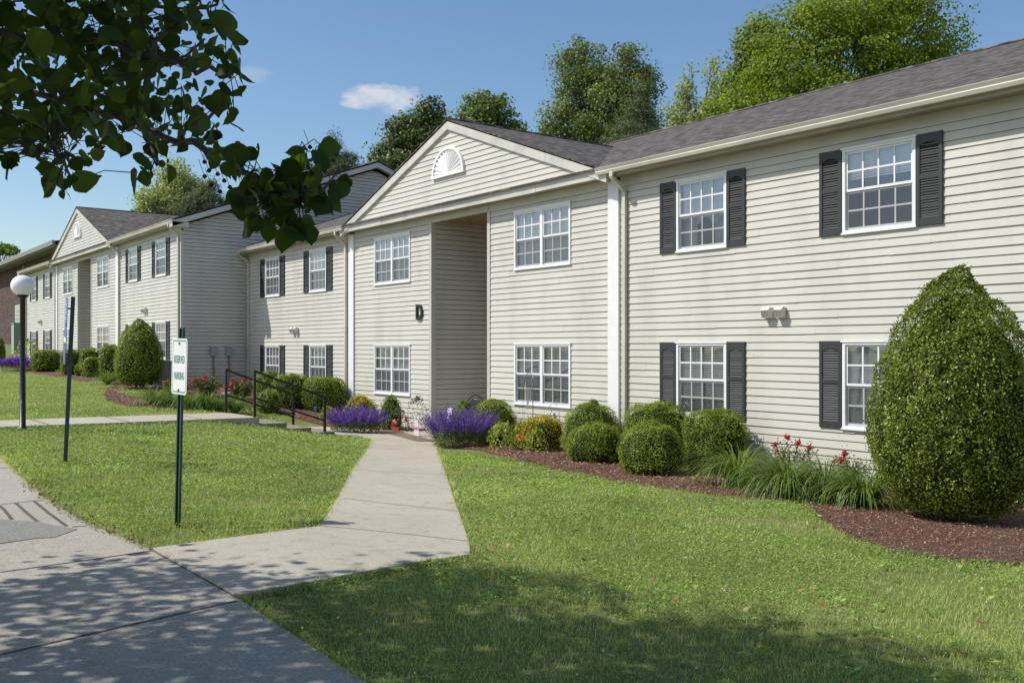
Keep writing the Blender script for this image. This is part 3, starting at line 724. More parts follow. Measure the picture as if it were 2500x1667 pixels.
# handicap sign on a leaning blue grey post
bx, by, bD = hit(150, 1063)
T = thing('sign_post', 'leaning dark blue post with blue disabled parking sign seen edge-on', 'sign', (bx, by, g(bx, by)))
lean = Vector((.06*1.0, .05, 1)).normalized(); T.rotation_euler = (R(-2.), R(5.2), R(-7))
mb = MB(); mp = plain('post_blue', (.045,.065,.115), .45, .2); mb.box(-.028,.028,-.016,.022,-.1,2.38); 
for s in (-1,1): mb.box(s*.028-.003, s*.028+.003, -.026, .024, -.08, 2.379)
for zz in (1.55, 2.2): mb.box(-.01,.01,-.075,-.016,zz,zz+.02)
mb.build('post', mp, T)
bl, nt, b = mat('sign_blue'); b.inputs['Base Color'].default_value = (.02,.07,.36,1); b.inputs['Roughness'].default_value = .35
mb = MB(); mb.box(-.155,.155,-.080,-.076,1.72,2.36); mb.box(-.150,.150,-.081,-.0765,1.42,1.70); o = mb.build('sign_plate', bl, T)
mb = MB(); yq = -.082
def arc(mb, cx, cz, r, a0, a1, w, y, n=18, m=0):
    for k in range(n):
        t0 = a0+(a1-a0)*k/n; t1 = a0+(a1-a0)*(k+1)/n
        mb.face([(cx+(r-w)*math.cos(t0), y, cz+(r-w)*math.sin(t0)), (cx+r*math.cos(t0), y, cz+r*math.sin(t0)), (cx+r*math.cos(t1), y, cz+r*math.sin(t1)), (cx+(r-w)*math.cos(t1), y, cz+(r-w)*math.sin(t1))], m)
arc(mb, -.01, 2.02, .10, R(130), R(375), .022, yq); arc(mb, -.02, 2.26, .028, 0, R(360), .027, yq)
mb.bar((-.02,yq,2.22),(-.015,yq,2.06),.026,.002); mb.bar((-.02,yq,2.06),(.07,yq,2.06),.024,.002); mb.bar((.07,yq,2.06),(.10,yq,1.94),.024,.002); mb.bar((-.02,yq,2.15),(.06,yq,2.15),.018,.002)
mb.box(-.15,.15,-.0835,-.0815,1.735,1.80); mb.build('wheelchair_symbol', M['white'], o)
# reserved parking sign
sx_, sy_, sD = hit(412, 1208)
T = thing('sign_post', 'green steel post carrying the white RESERVED PARKING sign', 'sign', (sx_, sy_, g(sx_, sy_)))
T.rotation_euler = (R(-.8), R(1.2), R(6))
gp_ = plain('post_green', (.030,.085,.070), .4, .3)
mb = MB(); mb.box(-.026,.026,-.004,0,-.1,1.86); mb.box(-.030,-.026,-.030,0,-.1,1.86); mb.box(.026,.030,-.030,0,-.1,1.86); mb.box(-.045,-.030,-.030,-.026,-.1,1.86); mb.box(.030,.045,-.030,-.026,-.1,1.86); mb.build('post', gp_, T)
def rrect(w, h, r, cz, n=5):
    out = []
    for cx, cy, a in ((w-r, h-r, 0), (-w+r, h-r, 90), (-w+r, -h+r, 180), (w-r, -h+r, 270)):
        for k in range(n+1):
            t = R(a+90*k/n); out.append((cx+r*math.cos(t), cz+cy+r*math.sin(t)))
    return out
zc = 1.50; sw = plain('sign_white', (.80,.83,.83), .35, var=.05, vs=8); sg = plain('sign_green', (.06,.30,.24), .4, var=.1)
mb = MB(); mb.prism(rrect(.165,.262,.04,zc), -.036, -.032); pl = mb.build('sign_plate', sw, T)
mb = MB(); A_ = rrect(.150,.246,.032,zc); B2 = rrect(.143,.234,.026,zc)
for i in range(len(A_)):
    j = (i+1) % len(A_); mb.face([(A_[i][0],-.0368,A_[i][1]),(A_[j][0],-.0368,A_[j][1]),(B2[j][0],-.0368,B2[j][1]),(B2[i][0],-.0368,B2[i][1])])
mb.build('border', sg, pl)
text_mesh('lettering', 'RESERVED', .098, .0004, sg, pl, (0,-.0372,zc+.062), sx=.53, bold=.0015)
text_mesh('lettering', 'PARKING', .098, .0004, sg, pl, (0,-.0372,zc-.092), sx=.54, bold=.0015)
mb = MB()
for zz in (zc+.215, zc-.222): mb.tube([(0,-.032,zz),(0,-.046,zz)], .010, 8)
mb.build('bolt', M['black'], pl)
# handrails
for nm, x, lab in (('a', -22.12, 'black steel handrail on the building side of the steps'), ('b', -20.37, 'black steel handrail on the street side of the steps')):
    ya, yb = 8.22, 9.92; za, zb = zS(x, 8.2)+.03, .03
    T = thing('handrail', lab, 'handrail', (x, ya, 0), group='handrails beside the steps')
    for yy, z0, z1 in ((0, za-.2, za+1.0), (yb-ya, zb-.1, zb+.93)):
        mb = MB(); mb.box(-.025,.025,yy-.025,yy+.025,z0,z1); mb.build('post', M['black'], T)
    mb = MB(); mb.bar((0,-.02,za+1.02),(0,yb-ya-.12,zb+.99),.05); mb.bar((0,yb-ya-.14,zb+.99),(0,yb-ya+.03,zb+.93),.05); mb.build('top_rail', M['black'], T)
    mb = MB(); mb.bar((0,0,za+.42),(0,yb-ya,zb+.40),.04); mb.build('lower_rail', M['black'], T)
exec_plants = True
# ------------------------------------------------------------------ leaf scattering
def rnd(n, a=0., b=1.): return RNG.uniform(a, b, n)
def unit(v): return v/np.maximum(np.linalg.norm(v, axis=1, keepdims=True), 1e-9)
def leaves(P, Nn, size, asp=.55, spread=.6, up=0., fold=0.):
    """diamond leaves at P facing roughly Nn; returns verts, quads"""
    n = len(P); nn = unit(Nn+RNG.normal(0, spread, (n, 3))+np.array([0,0,up]))
    a = unit(np.cross(nn, RNG.normal(0, 1, (n, 3)))); b = np.cross(nn, a)
    s = (size*(.7+.6*rnd(n)))[:, None] if np.isscalar(size) else size[:, None]
    V = np.stack([P-a*s*.5, P+b*s*asp*.5-a*s*.05+nn*s*fold, P+a*s*.5, P-b*s*asp*.5-a*s*.05+nn*s*fold], 1).reshape(-1, 3)
    return V, np.arange(4*n).reshape(n, 4)
def lumpy(dirs, amp, fr, seed):
    out = np.empty(len(dirs))
    for i, d in enumerate(dirs): out[i] = mnoise.noise(Vector((d[0]*fr+seed, d[1]*fr, d[2]*fr)))
    return 1+amp*out
def shape_r(kind, u):
    """radius multiplier at height fraction u (0 bottom..1 top)"""
    if kind == 'cone': return np.interp(u, [0,.04,.14,.28,.45,.6,.71,.8,.9,.95,.985,1.0], [.46,.72,.92,1.,.985,.89,.77,.63,.42,.29,.16,.02])
    if kind == 'ball': return np.interp(u, [0,.05,.2,.4,.6,.75,.87,.95,1], [.55,.75,.95,1,.95,.84,.64,.42,.0])
    if kind == 'drum': return np.interp(u, [0,.05,.25,.5,.75,.9,.97,1], [.6,.8,.96,1,.96,.85,.62,0])
    if kind == 'mound': return np.sqrt(np.clip(1-u**2.2, 0, 1))
    return np.ones_like(u)
def bush(name, label, cat, x, y, w, d, h, m, kind='ball', leaf=.034, dens=1500, trunk=0, group=None, rz=0., lump=.10, tw=0., z0=None, core=True, lift=0., asp=.6, spread=.55, square=0.):
    z0 = g(x, y)-.03+lift if z0 is None else z0
    T = thing(name, label, cat, (x, y, z0), rz, group)
    if trunk:
        mb = MB()
        for i in range(5):
            a = i*1.3; mb.tube([(.10*math.cos(a), .10*math.sin(a), -lift-.05), (.16*math.cos(a), .16*math.sin(a), h*.25), (.3*w*math.cos(a), .3*d*math.sin(a), h*.5)], [trunk, trunk*.8, trunk*.4], 7)
        mb.build('trunk', M['bark'], T)
    area = math.pi*(w+d)/2*h*.9; n = int(area*dens)
    u = rnd(n)**(.9); th = rnd(n, 0, 2*math.pi)
    top = RNG.random(n) < (.28 if kind != 'cone' else .0)
    rad = shape_r(kind, u)
    # points on the upper lid
    if kind in ('drum', 'mound', 'ball'):
        uu = rnd(n); u = np.where(top, 1-.12*rnd(n)**2-.02, u); rad = shape_r(kind, u)*np.where(top, np.sqrt(uu), 1)
    se = 1.0
    if square: se = (np.abs(np.cos(th))**square+np.abs(np.sin(th))**square)**(-1/square)
    cx, sy = np.cos(th)*se, np.sin(th)*se
    seed = RNG.uniform(0, 50)
    dirs = np.stack([cx*rad, sy*rad, (u-.5)*1.6], 1)
    lm = lumpy(dirs, lump, 2.2, seed)*lumpy(dirs, lump*.6, 6., seed+9)
    shell = 1-.10*rnd(n)**2
    gap = np.array([mnoise.noise(Vector((d_[0]*5+seed, d_[1]*5, d_[2]*5))) for d_ in dirs]); kp = (gap > -.34) | (RNG.random(n) < .35)
    P = np.stack([cx*rad*lm*shell*w/2, sy*rad*lm*shell*d/2, u*h*(1+.5*(lm-1))], 1)
    e = .02; r2 = shape_r(kind, np.clip(u+e, 0, 1)); r1 = shape_r(kind, np.clip(u-e, 0, 1))
    slope = np.clip(-(r2-r1)/(2*e)*(w/2)/h, -3, 6); slope = np.where(top, 5, slope)
    Nn = unit(np.stack([np.cos(th), np.sin(th), slope], 1))
    if tw: P[:, 0] += tw*P[:, 2]
    P = P[kp]; Nn = Nn[kp]; n = len(P)
    V, Q = leaves(P+Nn*(RNG.normal(0, .012, (n,1))+np.where(RNG.random((n,1)) < .035, RNG.uniform(.02, .06, (n,1)), 0)), Nn, leaf, asp, spread, .15)
    npmesh('foliage', V, Q, m, T)
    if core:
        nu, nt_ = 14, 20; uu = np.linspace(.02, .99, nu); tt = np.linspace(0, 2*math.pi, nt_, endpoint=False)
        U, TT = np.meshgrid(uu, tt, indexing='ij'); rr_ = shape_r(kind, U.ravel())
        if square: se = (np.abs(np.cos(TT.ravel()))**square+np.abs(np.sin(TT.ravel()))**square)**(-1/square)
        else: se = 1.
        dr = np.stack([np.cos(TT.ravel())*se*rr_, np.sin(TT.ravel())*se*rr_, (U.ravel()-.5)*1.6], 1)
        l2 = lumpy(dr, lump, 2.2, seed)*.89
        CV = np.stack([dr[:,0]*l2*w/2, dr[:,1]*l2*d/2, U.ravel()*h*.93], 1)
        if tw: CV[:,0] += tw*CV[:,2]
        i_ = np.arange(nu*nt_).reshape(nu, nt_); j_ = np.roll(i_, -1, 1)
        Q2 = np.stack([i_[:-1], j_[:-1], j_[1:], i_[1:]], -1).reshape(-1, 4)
        npmesh('twigs', CV, Q2, M['core'], T, smooth=True)  # closed dark shell added inside the leaves, not modelled twigs
    return T
def bushpx(name, label, cat, cx, ytop, ybot, wpx, m, depth=None, hscale=1., **kw):
    """size and place a bush from what the photo shows; depth = width/depth ratio"""
    x, y, D = hit(cx, ybot)
    w = wpx*K/F*D; Dc = D+w*.38; w = wpx*K/F*Dc
    r = (cx*K-1250)/F*Dc; x, y = cam2w(r, Dc)
    f_ = min(1, kw.pop('ymax', 99)/y); x, y = x*f_, y*f_; w *= f_; r, Dc = w2cam(x, y)
    zt = CZ+(HZ-ytop*K)/F*(Dc-w*.12); z0 = g(x, y)-.03
    return bush(name, label, cat, x, y, w, w*(depth or 1.), max(.2, zt-z0)*hscale, m, **kw)
# the two tall clipped cones
bushpx('cone_shrub', 'tall cone-shaped holly at the right edge, biggest shrub in the mulch bed', 'shrub', 2194, 652, 1212, 366, M['holly'], kind='cone', leaf=.032, dens=4600, lump=.11, depth=.95, asp=.55, spread=.75, trunk=.035, lift=.12, group='clipped cone shrubs')
bushpx('cone_shrub', 'smaller clipped cone shrub near the corner of the far block', 'shrub', 320, 742, 895, 108, M['box'], kind='cone', leaf=.045, dens=1500, lump=.07, trunk=.03, lift=.12, group='clipped cone shrubs')
bs = 'clipped rounded shrubs right of the walkway'
for (lab, cx, yt, yb, w, kind, mm, h) in (
   ('clipped round boxwood nearest the passage, beside the purple salvia', 1134, 918, 992, 108, 'ball', 'box', 1),
   ('small grey-green shrub behind the right purple salvia', 1066, 924, 985, 56, 'ball', 'box', 1),
   ('clipped boxwood under the white trim post, behind the left front ball', 1358, 925, 1022, 138, 'ball', 'box', 1),
   ('low rounded boxwood in front, the left of the two front balls', 1368, 973, 1066, 140, 'ball', 'box', 1),
   ('wide flat-topped boxwood under the left shutter of the lower window', 1508, 929, 1030, 150, 'drum', 'box', 1),
   ('clipped boxwood standing right of the front balls, before the day lilies', 1642, 943, 1080, 148, 'drum', 'box', 1),
   ('large smooth rounded boxwood at the front edge, nearest the lawn', 1496, 970, 1095, 152, 'ball', 'box', 1)):
    bushpx('boxwood', lab, 'shrub', cx, yt, yb, w, M[mm], kind=kind, leaf=.026, dens=5200, group=bs, lump=.13, ymax=12.3)
bushpx('golden_shrub', 'golden yellow shrub between the round boxwoods right of the salvia', 'shrub', 1246, 958, 1026, 98, M['yellow'], kind='drum', leaf=.030, dens=3600, lump=.16, spread=.9, ymax=12.3, group='golden shrubs')
bushpx('golden_shrub', 'golden yellow shrub behind the left purple salvia', 'shrub', 829, 911, 948, 88, M['yellow'], kind='mound', leaf=.036, dens=2300, lump=.14, spread=.9, ymax=12.2, group='golden shrubs')
bushpx('boxwood', 'small round shrub between the golden shrub and the airy bush', 'shrub', 898, 909, 962, 54, M['box'], kind='ball', leaf=.036, dens=1500, ymax=12.2)
bushpx('airy_bush', 'open grey-green bush against the wall beside the passage corner', 'shrub', 957, 913, 975, 50, M['rose'], kind='ball', leaf=.045, dens=330, lump=.3, core=False, spread=1., ymax=12.5)
bushpx('airy_bush', 'low grey-green plant behind the left salvia and rose ornament', 'shrub', 915, 940, 972, 62, M['salvialeaf'], kind='mound', leaf=.045, dens=700, lump=.3, core=False, spread=1., ymax=12.2)
for (lab, cx, yt, yb, w) in (
   ('left front bright lime plant behind the copper ornament', 1152, 984, 1030, 46), ('middle bright lime plant by the orange flower stake', 1196, 990, 1026, 40),
   ('bright lime plant just left of the golden shrub', 1215, 988, 1020, 40), ('small bright lime tuft nearest the lawn', 1232, 1003, 1034, 42)):
    bushpx('lime_plant', lab, 'plant', cx, yt-12, yb+6, w*1.35, M['lime'], kind='mound', leaf=.055, dens=900, lump=.35, core=False, spread=.9, group='lime green plants right of the walkway')
bushpx('lime_plant', 'pale lime plant between the handrail and the left salvia', 'plant', 752, 936, 968, 44, M['lime'], kind='mound', leaf=.05, dens=800, lump=.3, core=False, spread=.9)
bushpx('lime_plant', 'low lime plant in front of the far hedges', 'plant', 147, 841, 860, 30, M['lime'], kind='mound', leaf=.07, dens=400, lump=.3, core=False)
hs = 'clipped hedges left of the passage'
for (lab, cx, yt, yb, w, kind) in (
   ('tall clipped hedge below the lower right window, beside the white post', 744, 866, 945, 106, 'drum'), ('clipped hedge between the handrails under the window', 668, 860, 940, 84, 'drum'),
   ('clipped hedge under the left lower window by the inner corner', 618, 854, 928, 62, 'drum'), ('low ball-shaped hedge plant behind the lower handrail', 617, 896, 950, 60, 'ball')):
    bushpx('hedge', lab, 'shrub', cx, yt, yb, w, M['box'], kind=kind, leaf=.036, dens=2400, group=hs, ymax=12.2, lump=.09)
hs2 = 'clipped hedges before the far block'
for (lab, cx, yt, yb, w, kind) in (
   ('dark clipped hedge ball farthest left in the far bed', 108, 803, 855, 66, 'drum'), ('clipped hedge second from the left in the far bed', 163, 802, 848, 44, 'drum'),
   ('clipped hedge below the far double window', 206, 799, 846, 44, 'drum'), ('tall square clipped hedge beside the far cone shrub', 252, 792, 868, 44, 'drum'),
   ('low wedge-shaped clipped hedge in front of the far row', 214, 820, 866, 42, 'drum'), ('small low hedge ball left of the wedge-shaped hedge', 184, 835, 864, 26, 'ball'),
   ('bright clipped shrub behind the dark far-left hedge', 84, 803, 830, 24, 'ball'), ('dark round shrub cut by the left edge of the photo', 1, 775, 832, 22, 'cone')):
    bushpx('hedge', lab, 'shrub', cx, yt, yb, w, M['box'], kind=kind, leaf=.06, dens=800, group=hs2, ymax=10.0, lump=.08, square=3. if kind == 'drum' else 0)
bushpx('leafy_shrub', 'loose bright green shrub behind the far salvia by the lamp', 'shrub', 60, 782, 842, 50, M['lime'], kind='ball', leaf=.09, dens=160, lump=.3, core=False)
# ------------------------------------------------------------------ strips (day lily, grass) in numpy
def blades(base, dirn, length, width, droop, seg=3, tip=.15, a0=None):
    """arching blades; base(n,3) dir(n,2) length(n) width(n) droop(n)"""
    n = len(base); rows = []
    side = np.stack([-dirn[:,1], dirn[:,0], np.zeros(n)], 1)
    for k in range(seg+1):
        t = k/seg; ang = (math.pi/2*.96)-droop*t*1.0
        if k == 0: p = base.copy()
        else: p = p+np.stack([dirn[:,0]*np.cos(pa), dirn[:,1]*np.cos(pa), np.sin(pa)], 1)*(length/seg)[:, None]
        pa = (math.pi/2*(.92 if a0 is None else a0))-droop*(t+.5/seg)**1.3
        w = width*(1-(1-tip)*t**1.8)*(.75+.25*min(1, t*4))
        rows.append(p-side*w[:, None]/2); rows.append(p+side*w[:, None]/2)
    V = np.stack(rows, 1).reshape(-1, 3); m_ = 2*(seg+1)
    Q = np.concatenate([np.arange(n)[:, None]*m_+np.array([2*k, 2*k+1, 2*k+3, 2*k+2]) for k in range(seg)])
    return V, Q
def lily(label, x, y, rad, h, n=150, group=None):
    T = thing('day_lily', label, 'plant', (x, y, g(x, y)), 0, group)
    th = rnd(n, 0, 2*math.pi); rr = rad*.22*np.sqrt(rnd(n)); b = np.stack([rr*np.cos(th), rr*np.sin(th), np.zeros(n)], 1)
    t2 = th+RNG.normal(0, .5, n); dn = np.stack([np.cos(t2), np.sin(t2)], 1)
    V, Q = blades(b, dn, np.minimum(h*rnd(n, 1.0, 2.0), (rad+h)*1.05), rnd(n, .014, .026), rnd(n, 1.5, 3.3), 8, .08, rnd(n, .50, .98))
    npmesh('leaves', V, Q, M['lily'], T, smooth=True); return T
def lilypx(label, cx, yb, wpx, hpx, n, group):
    x, y, D = hit(cx, yb); w = wpx*K/F*(D+.3); x, y = cam2w((cx*K-1250)/F*(D+w*.35), D+w*.35)
    lily(label, x, y, w/2, hpx*K/F*D*1.05, n, group)
gl_ = 'day lily clumps in the right bed'
lilypx('day lily clump farthest left, touching the right boxwood', 1694, 1122, 128, 105, 430, gl_)
lilypx('day lily clump in the middle below the rose bush', 1808, 1148, 140, 112, 460, gl_)
lilypx('day lily clump behind, under the second rose bush', 1895, 1155, 122, 104, 420, gl_)
lilypx('day lily clump nearest the big cone holly', 1985, 1170, 130, 105, 430, gl_)
gl2 = 'day lily clumps before the end wall of the far block'
for i, (cx, yb, lab) in enumerate(((352, 932, 'dark day lily clump beside the far cone shrub'), (392, 938, 'day lily clump directly left of the reserved parking post'), (440, 942, 'day lily clump directly right of the reserved parking post'),
       (478, 945, 'bright day lily clump left of the handrail post'), (505, 948, 'bright day lily clump at the first handrail post'), (540, 950, 'last day lily clump inside the handrail end'), (248, 884, 'narrow day lily tuft below the far square hedge'))):
    lilypx(lab, cx, yb, 62 if i < 6 else 34, 48 if i < 6 else 40, 230, gl2)
# ------------------------------------------------------------------ salvia
def salvia(label, cx, ytop, yb, wpx, n, group='purple salvia clumps'):
    x, y, D = hit(cx, yb); w = wpx*K/F*D; x, y = cam2w((cx*K-1250)/F*(D+w*.25), D+w*.25); h = (yb-ytop)*K/F*D*1.22
    T = thing('salvia', label, 'plant', (x, y, g(x, y)), 0, group)
    m_ = n*9; th = rnd(m_, 0, 2*math.pi); rr = np.sqrt(rnd(m_)); u = rnd(m_)
    ca, sa = CA, CB
    def loc(rr, th): a = rr*np.cos(th)*w*.47; b = rr*np.sin(th)*w*.22; return a*ca-b*sa, a*sa+b*ca
    X, Y = loc(rr, th); P = np.stack([X, Y, u*h*.55*(1-.5*rr**2)], 1)
    V, Q = leaves(P, np.stack([X/w, Y/w, np.full(m_, .5)], 1), .048, .42, .7, .3); npmesh('leaves', V, Q, M['salvialeaf'], T)
    th = rnd(n, 0, 2*math.pi); rr = np.sqrt(rnd(n)); X, Y = loc(rr, th); z1 = h*(.42-.10*rr)*rnd(n, .8, 1.15)
    tilt = np.stack([X*.55+RNG.normal(0,.03,n), Y*.55+RNG.normal(0,.03,n), np.full(n, .30)], 1); tilt = unit(tilt+np.stack([RNG.normal(0,.02,n), RNG.normal(0,.02,n), np.zeros(n)], 1)); ln = rnd(n, .50, .80)*h*.62
    pts = []; sz = []
    for k in range(16):
        t = k/15; p = np.stack([X, Y, z1], 1)+tilt*(ln*t)[:, None]; pts.append(p+RNG.normal(0, .004, (n,3))); sz.append(np.full(n, .044*(1-.5*t)))
    P = np.concatenate(pts); V, Q = leaves(P, RNG.normal(0, 1, (len(P), 3)), np.concatenate(sz)*max(1, D/22), .75, .5); npmesh('flower_spikes', V, Q, M['purple'], T)
    mb = MB()
    for i in range(n):
        a = Vector((X[i], Y[i], z1[i]*.5)); mb.bar(a, Vector((X[i], Y[i], z1[i]))+Vector(tilt[i])*float(ln[i])*.9, .004)
    mb.build('stems', M['salvialeaf'], T)
salvia('purple salvia clump right of the walkway by the passage', 1056, 935, 1030, 140, 330)
salvia('purple salvia clump left of the walkway, behind the handrail end', 817, 932, 998, 126, 300)
salvia('purple salvia row at the far left behind the lamp post', 50, 818, 853, 102, 260)
# ------------------------------------------------------------------ roses
def rosebush(label, x, y, w, h, nleaf, nflow, group, dense=False):
    T = thing('rose_bush', label, 'shrub', (x, y, g(x, y)), 0, group)
    mb = MB(); tips = []; pts = []
    for i in range(26 if not dense else 40):
        a = rnd(1, 0, 6.28)[0]; r = w/2*math.sqrt(rnd(1)[0]); hh = h*(.6+.4*rnd(1)[0])*(1-.25*(2*r/w)**2); b = Vector((math.cos(a)*r*.15, math.sin(a)*r*.15, 0)); e = Vector((math.cos(a)*r, math.sin(a)*r*.8, hh)); mid = (b+e)/2+Vector((0,0,h*.12))
        mb.tube([b, mid, e], [.007, .005, .003], 4); tips.append(e)
        for k in range(nleaf):
            t = rnd(1, .25, 1.02)[0]; p = b*(1-t)**2+mid*2*t*(1-t)+e*t*t; pts.append(p+Vector(RNG.normal(0, .055, 3)))
    mb.build('stems', M['twig'], T)
    P = np.array([tuple(p) for p in pts]); P[:,2] = np.maximum(P[:,2], .02); V, Q = leaves(P, np.tile([0,-.3,.6], (len(P),1)), .060 if dense else .042, .6, .9); npmesh('leaves', V, Q, M['rose'], T)
    tips.sort(key=lambda e: -e.z+.5*e.y)
    for e in tips[:nflow]:
        k = 26; c = RNG.normal(0, .020, (k, 3))+np.array(tuple(e)); V, Q = leaves(c, unit(c-np.array(tuple(e))+1e-4), .042, .9, .3); npmesh('flower', V, Q, M['red'], T)
gr_ = 'red rose bushes in the right bed'
for (lab, cx, yb, wpx, hpx, nf) in (('red rose bush above the day lilies below the right window', 1820, 1065, 136, 112, 6), ('smaller red rose bush beside the big cone holly', 1955, 1072, 96, 86, 5)):
    x, y, D = hit(cx, yb); f_ = min(1, 12.45/y); x *= f_; y *= f_; D *= f_; rosebush(lab, x, y, wpx*K/F*D, hpx*K/F*D, 46, nf, gr_)
for (lab, cx, yb, wpx, hpx, nf) in (('red rose bush in front of the first meter box', 474, 912, 92, 52, 14), ('dark red-tipped rose bush at the inner corner behind the handrail', 552, 918, 82, 50, 12), ('low rose bush hidden behind the reserved parking sign', 400, 905, 60, 36, 4)):
    x, y, D = hit(cx, yb); rosebush(lab, x, y, wpx*K/F*D, hpx*K/F*D, 60, nf, 'red rose bushes before the end wall', True)
# ------------------------------------------------------------------ turf: blades and clover, denser close to the camera
def turf():
    def sample(n, dmin, dmax, pw):
        D = np.exp(RNG.uniform(math.log(dmin), math.log(dmax), n)); k = RNG.uniform(-.72, 1.0, n)
        r = k*D; return r*CA-D*CB, r*CB+D*CA, D
    def allowed(X, Y):
        ok = np.ones(X.shape, bool)
        for p in NOGRASS: ok &= ~inpoly(p, X, Y)
        return ok
    X, Y, D = sample(740000, 2.6, 60, 1); ok = allowed(X, Y); 
    # a little overlap onto the concrete edges
    X, Y, D = X[ok], Y[ok], D[ok]; n = len(X)
    pn = np.sin(X*1.7+np.sin(Y*2.3))*np.sin(Y*1.3+1.1*np.sin(X*1.9)); keep = RNG.random(n) < .86+.14*pn; X, Y, D, pn = X[keep], Y[keep], D[keep], pn[keep]; n = len(X)
    sc_ = np.clip(D/7, .8, 3.0)
    B = np.stack([X, Y, gz(X, Y)-.018], 1); th = rnd(n, 0, 2*math.pi); dn = np.stack([np.cos(th), np.sin(th)], 1)
    V, Q = blades(B, dn, rnd(n, .022, .055)*(1+.25*pn)*np.clip(sc_, .9, 1.4), rnd(n, .0028, .0052)*sc_, rnd(n, .3, 1.9), 2, .25)
    setp(npmesh('grass', V, Q, M['grass']), 'short mown green lawn grass around the walkways', 'grass', kind='stuff')
    X, Y, D = sample(620000, 2.6, 40, 1); ok = allowed(X, Y); X, Y, D = X[ok], Y[ok], D[ok]
    c = np.array([mnoise.noise(Vector((a*.45+7, b*.45, 0)))+.5*mnoise.noise(Vector((a*1.6, b*1.6, 3))) for a, b in zip(X[::1], Y[::1])]) if len(X) < 900000 else 0
    left = (X < -9)*.25; ok = (c+left+RNG.normal(0, .14, len(c))) > -.12; X, Y, D = X[ok], Y[ok], D[ok]; n = len(X)
    P = np.stack([X, Y, gz(X, Y)+rnd(n, .012, .040)], 1); V, Q = leaves(P, np.tile([0,0,1.], (n,1)), .016*np.clip(D/7, .8, 2.3)*rnd(n,.7,1.3), .9, .35)
    setp(npmesh('clover', V, Q, M['clover']), 'low clover leaves mixed through the lawn', 'clover', kind='stuff')
    n = 5200; X, Y, D = sample(n, 3.6, 30, 1); ok = allowed(X, Y); X, Y, D = X[ok], Y[ok], D[ok]
    c = np.array([mnoise.noise(Vector((a*.7, b*.7, 9))) for a, b in zip(X, Y)]); ok = ((X < -8.5) & (c > -.15)) | (RNG.random(len(X)) < .05); X, Y, D = X[ok], Y[ok], D[ok]; n = len(X)
    s = .0075*rnd(n, .7, 1.3)*np.clip(D/11, .9, 1.8); base = np.stack([X, Y, gz(X, Y)+rnd(n, .035, .06)], 1)
    o6 = np.array([[1,0,0],[0,1,0],[-1,0,0],[0,-1,0],[0,0,1],[0,0,-1.]]); V = (base[:, None, :]+o6[None]*s[:, None, None]).reshape(-1, 3)
    tri = np.array([[0,1,4],[1,2,4],[2,3,4],[3,0,4],[1,0,5],[2,1,5],[3,2,5],[0,3,5]]); Q = (np.arange(n)[:, None, None]*6+tri[None]).reshape(-1, 3)
    setp(npmesh('clover_flowers', V, Q, M['petalw']), 'tiny white clover flower heads dotted over the lawn', 'flowers', kind='stuff')
    # grass tufts hanging over the concrete edges
    edges = densify(edgeA, .02, False)+densify([edgeA[-1]]+H((735,1215),(857,1013)), .02, False)+densify(H((1000,1018),(1030,1110),(1072,1235),(1078,1256),(1080,1281))+[eL, eR], .02, False)
    E_ = np.array([e for e in edges for _ in range(13)]); E_ = E_+RNG.normal(0, 1, E_.shape)*(.018+.03*np.abs(np.sin(E_[:, :1]*5+np.sin(E_[:, 1:]*7)))); r_, D = w2cam(E_[:,0], E_[:,1]); n = len(E_)
    okk = ~(inpoly(walk, E_[:,0], E_[:,1]) | inpoly(drive, E_[:,0], E_[:,1])) | (RNG.random(n) < .25); E_ = E_[okk]; D = D[okk]; n = len(E_)
    B = np.stack([E_[:,0], E_[:,1], gz(E_[:,0], E_[:,1])-.01], 1); th = rnd(n, 0, 6.28)
    V, Q = blades(B, np.stack([np.cos(th), np.sin(th)], 1), rnd(n, .04, .08), rnd(n, .004, .007)*np.clip(D/7, .8, 2), rnd(n, .5, 2.2), 3, .3)
    setp(npmesh('grass', V, Q, M['grass']), 'ragged grass fringe hanging over the concrete edges', 'grass', kind='stuff')
    # broad weeds near the camera
    X, Y, D = sample(420, 3.4, 11, 1); ok = allowed(X, Y) & (X > -8); X, Y, D = X[ok], Y[ok], D[ok]; pts = []; nn = []
    for a, b in zip(X, Y):
        k = 7; t = RNG.uniform(0, 6.28, k); rr = RNG.uniform(.02, .05, k)
        for t_, r_ in zip(t, rr): pts.append((a+math.cos(t_)*r_, b+math.sin(t_)*r_, g(a, b)+.035)); nn.append((math.cos(t_)*.4, math.sin(t_)*.4, 1))
    V, Q = leaves(np.array(pts), np.array(nn), .055, .45, .25); setp(npmesh('weeds', V, Q, M['clover']), 'broad-leaved weeds scattered in the near lawn', 'weeds', kind='stuff')
turf()
def fallen():
    n = 160; D = RNG.uniform(3.8, 12, n); kk = RNG.uniform(-.5, .55, n); r = kk*D; X, Y = r*CA-D*CB, r*CB+D*CA
    P = np.stack([X, Y, gz(X, Y)+.045], 1); ok = ~(inpoly(drive, X, Y) | inpoly(walk, X, Y) | inpoly(bedR, X, Y)); P = P[ok]
    V, Q = leaves(P, np.tile([0,0,1.], (len(P),1)), .045, .7, .45); setp(npmesh('fallen_leaves', V, Q, leafmat('fallen', [(.30,.05,.03), (.35,.20,.08), (.22,.10,.05), (.45,.36,.20)], .7, .1)), 'dry red and brown leaves lying on the near lawn', 'fallen leaves', kind='stuff')
fallen()
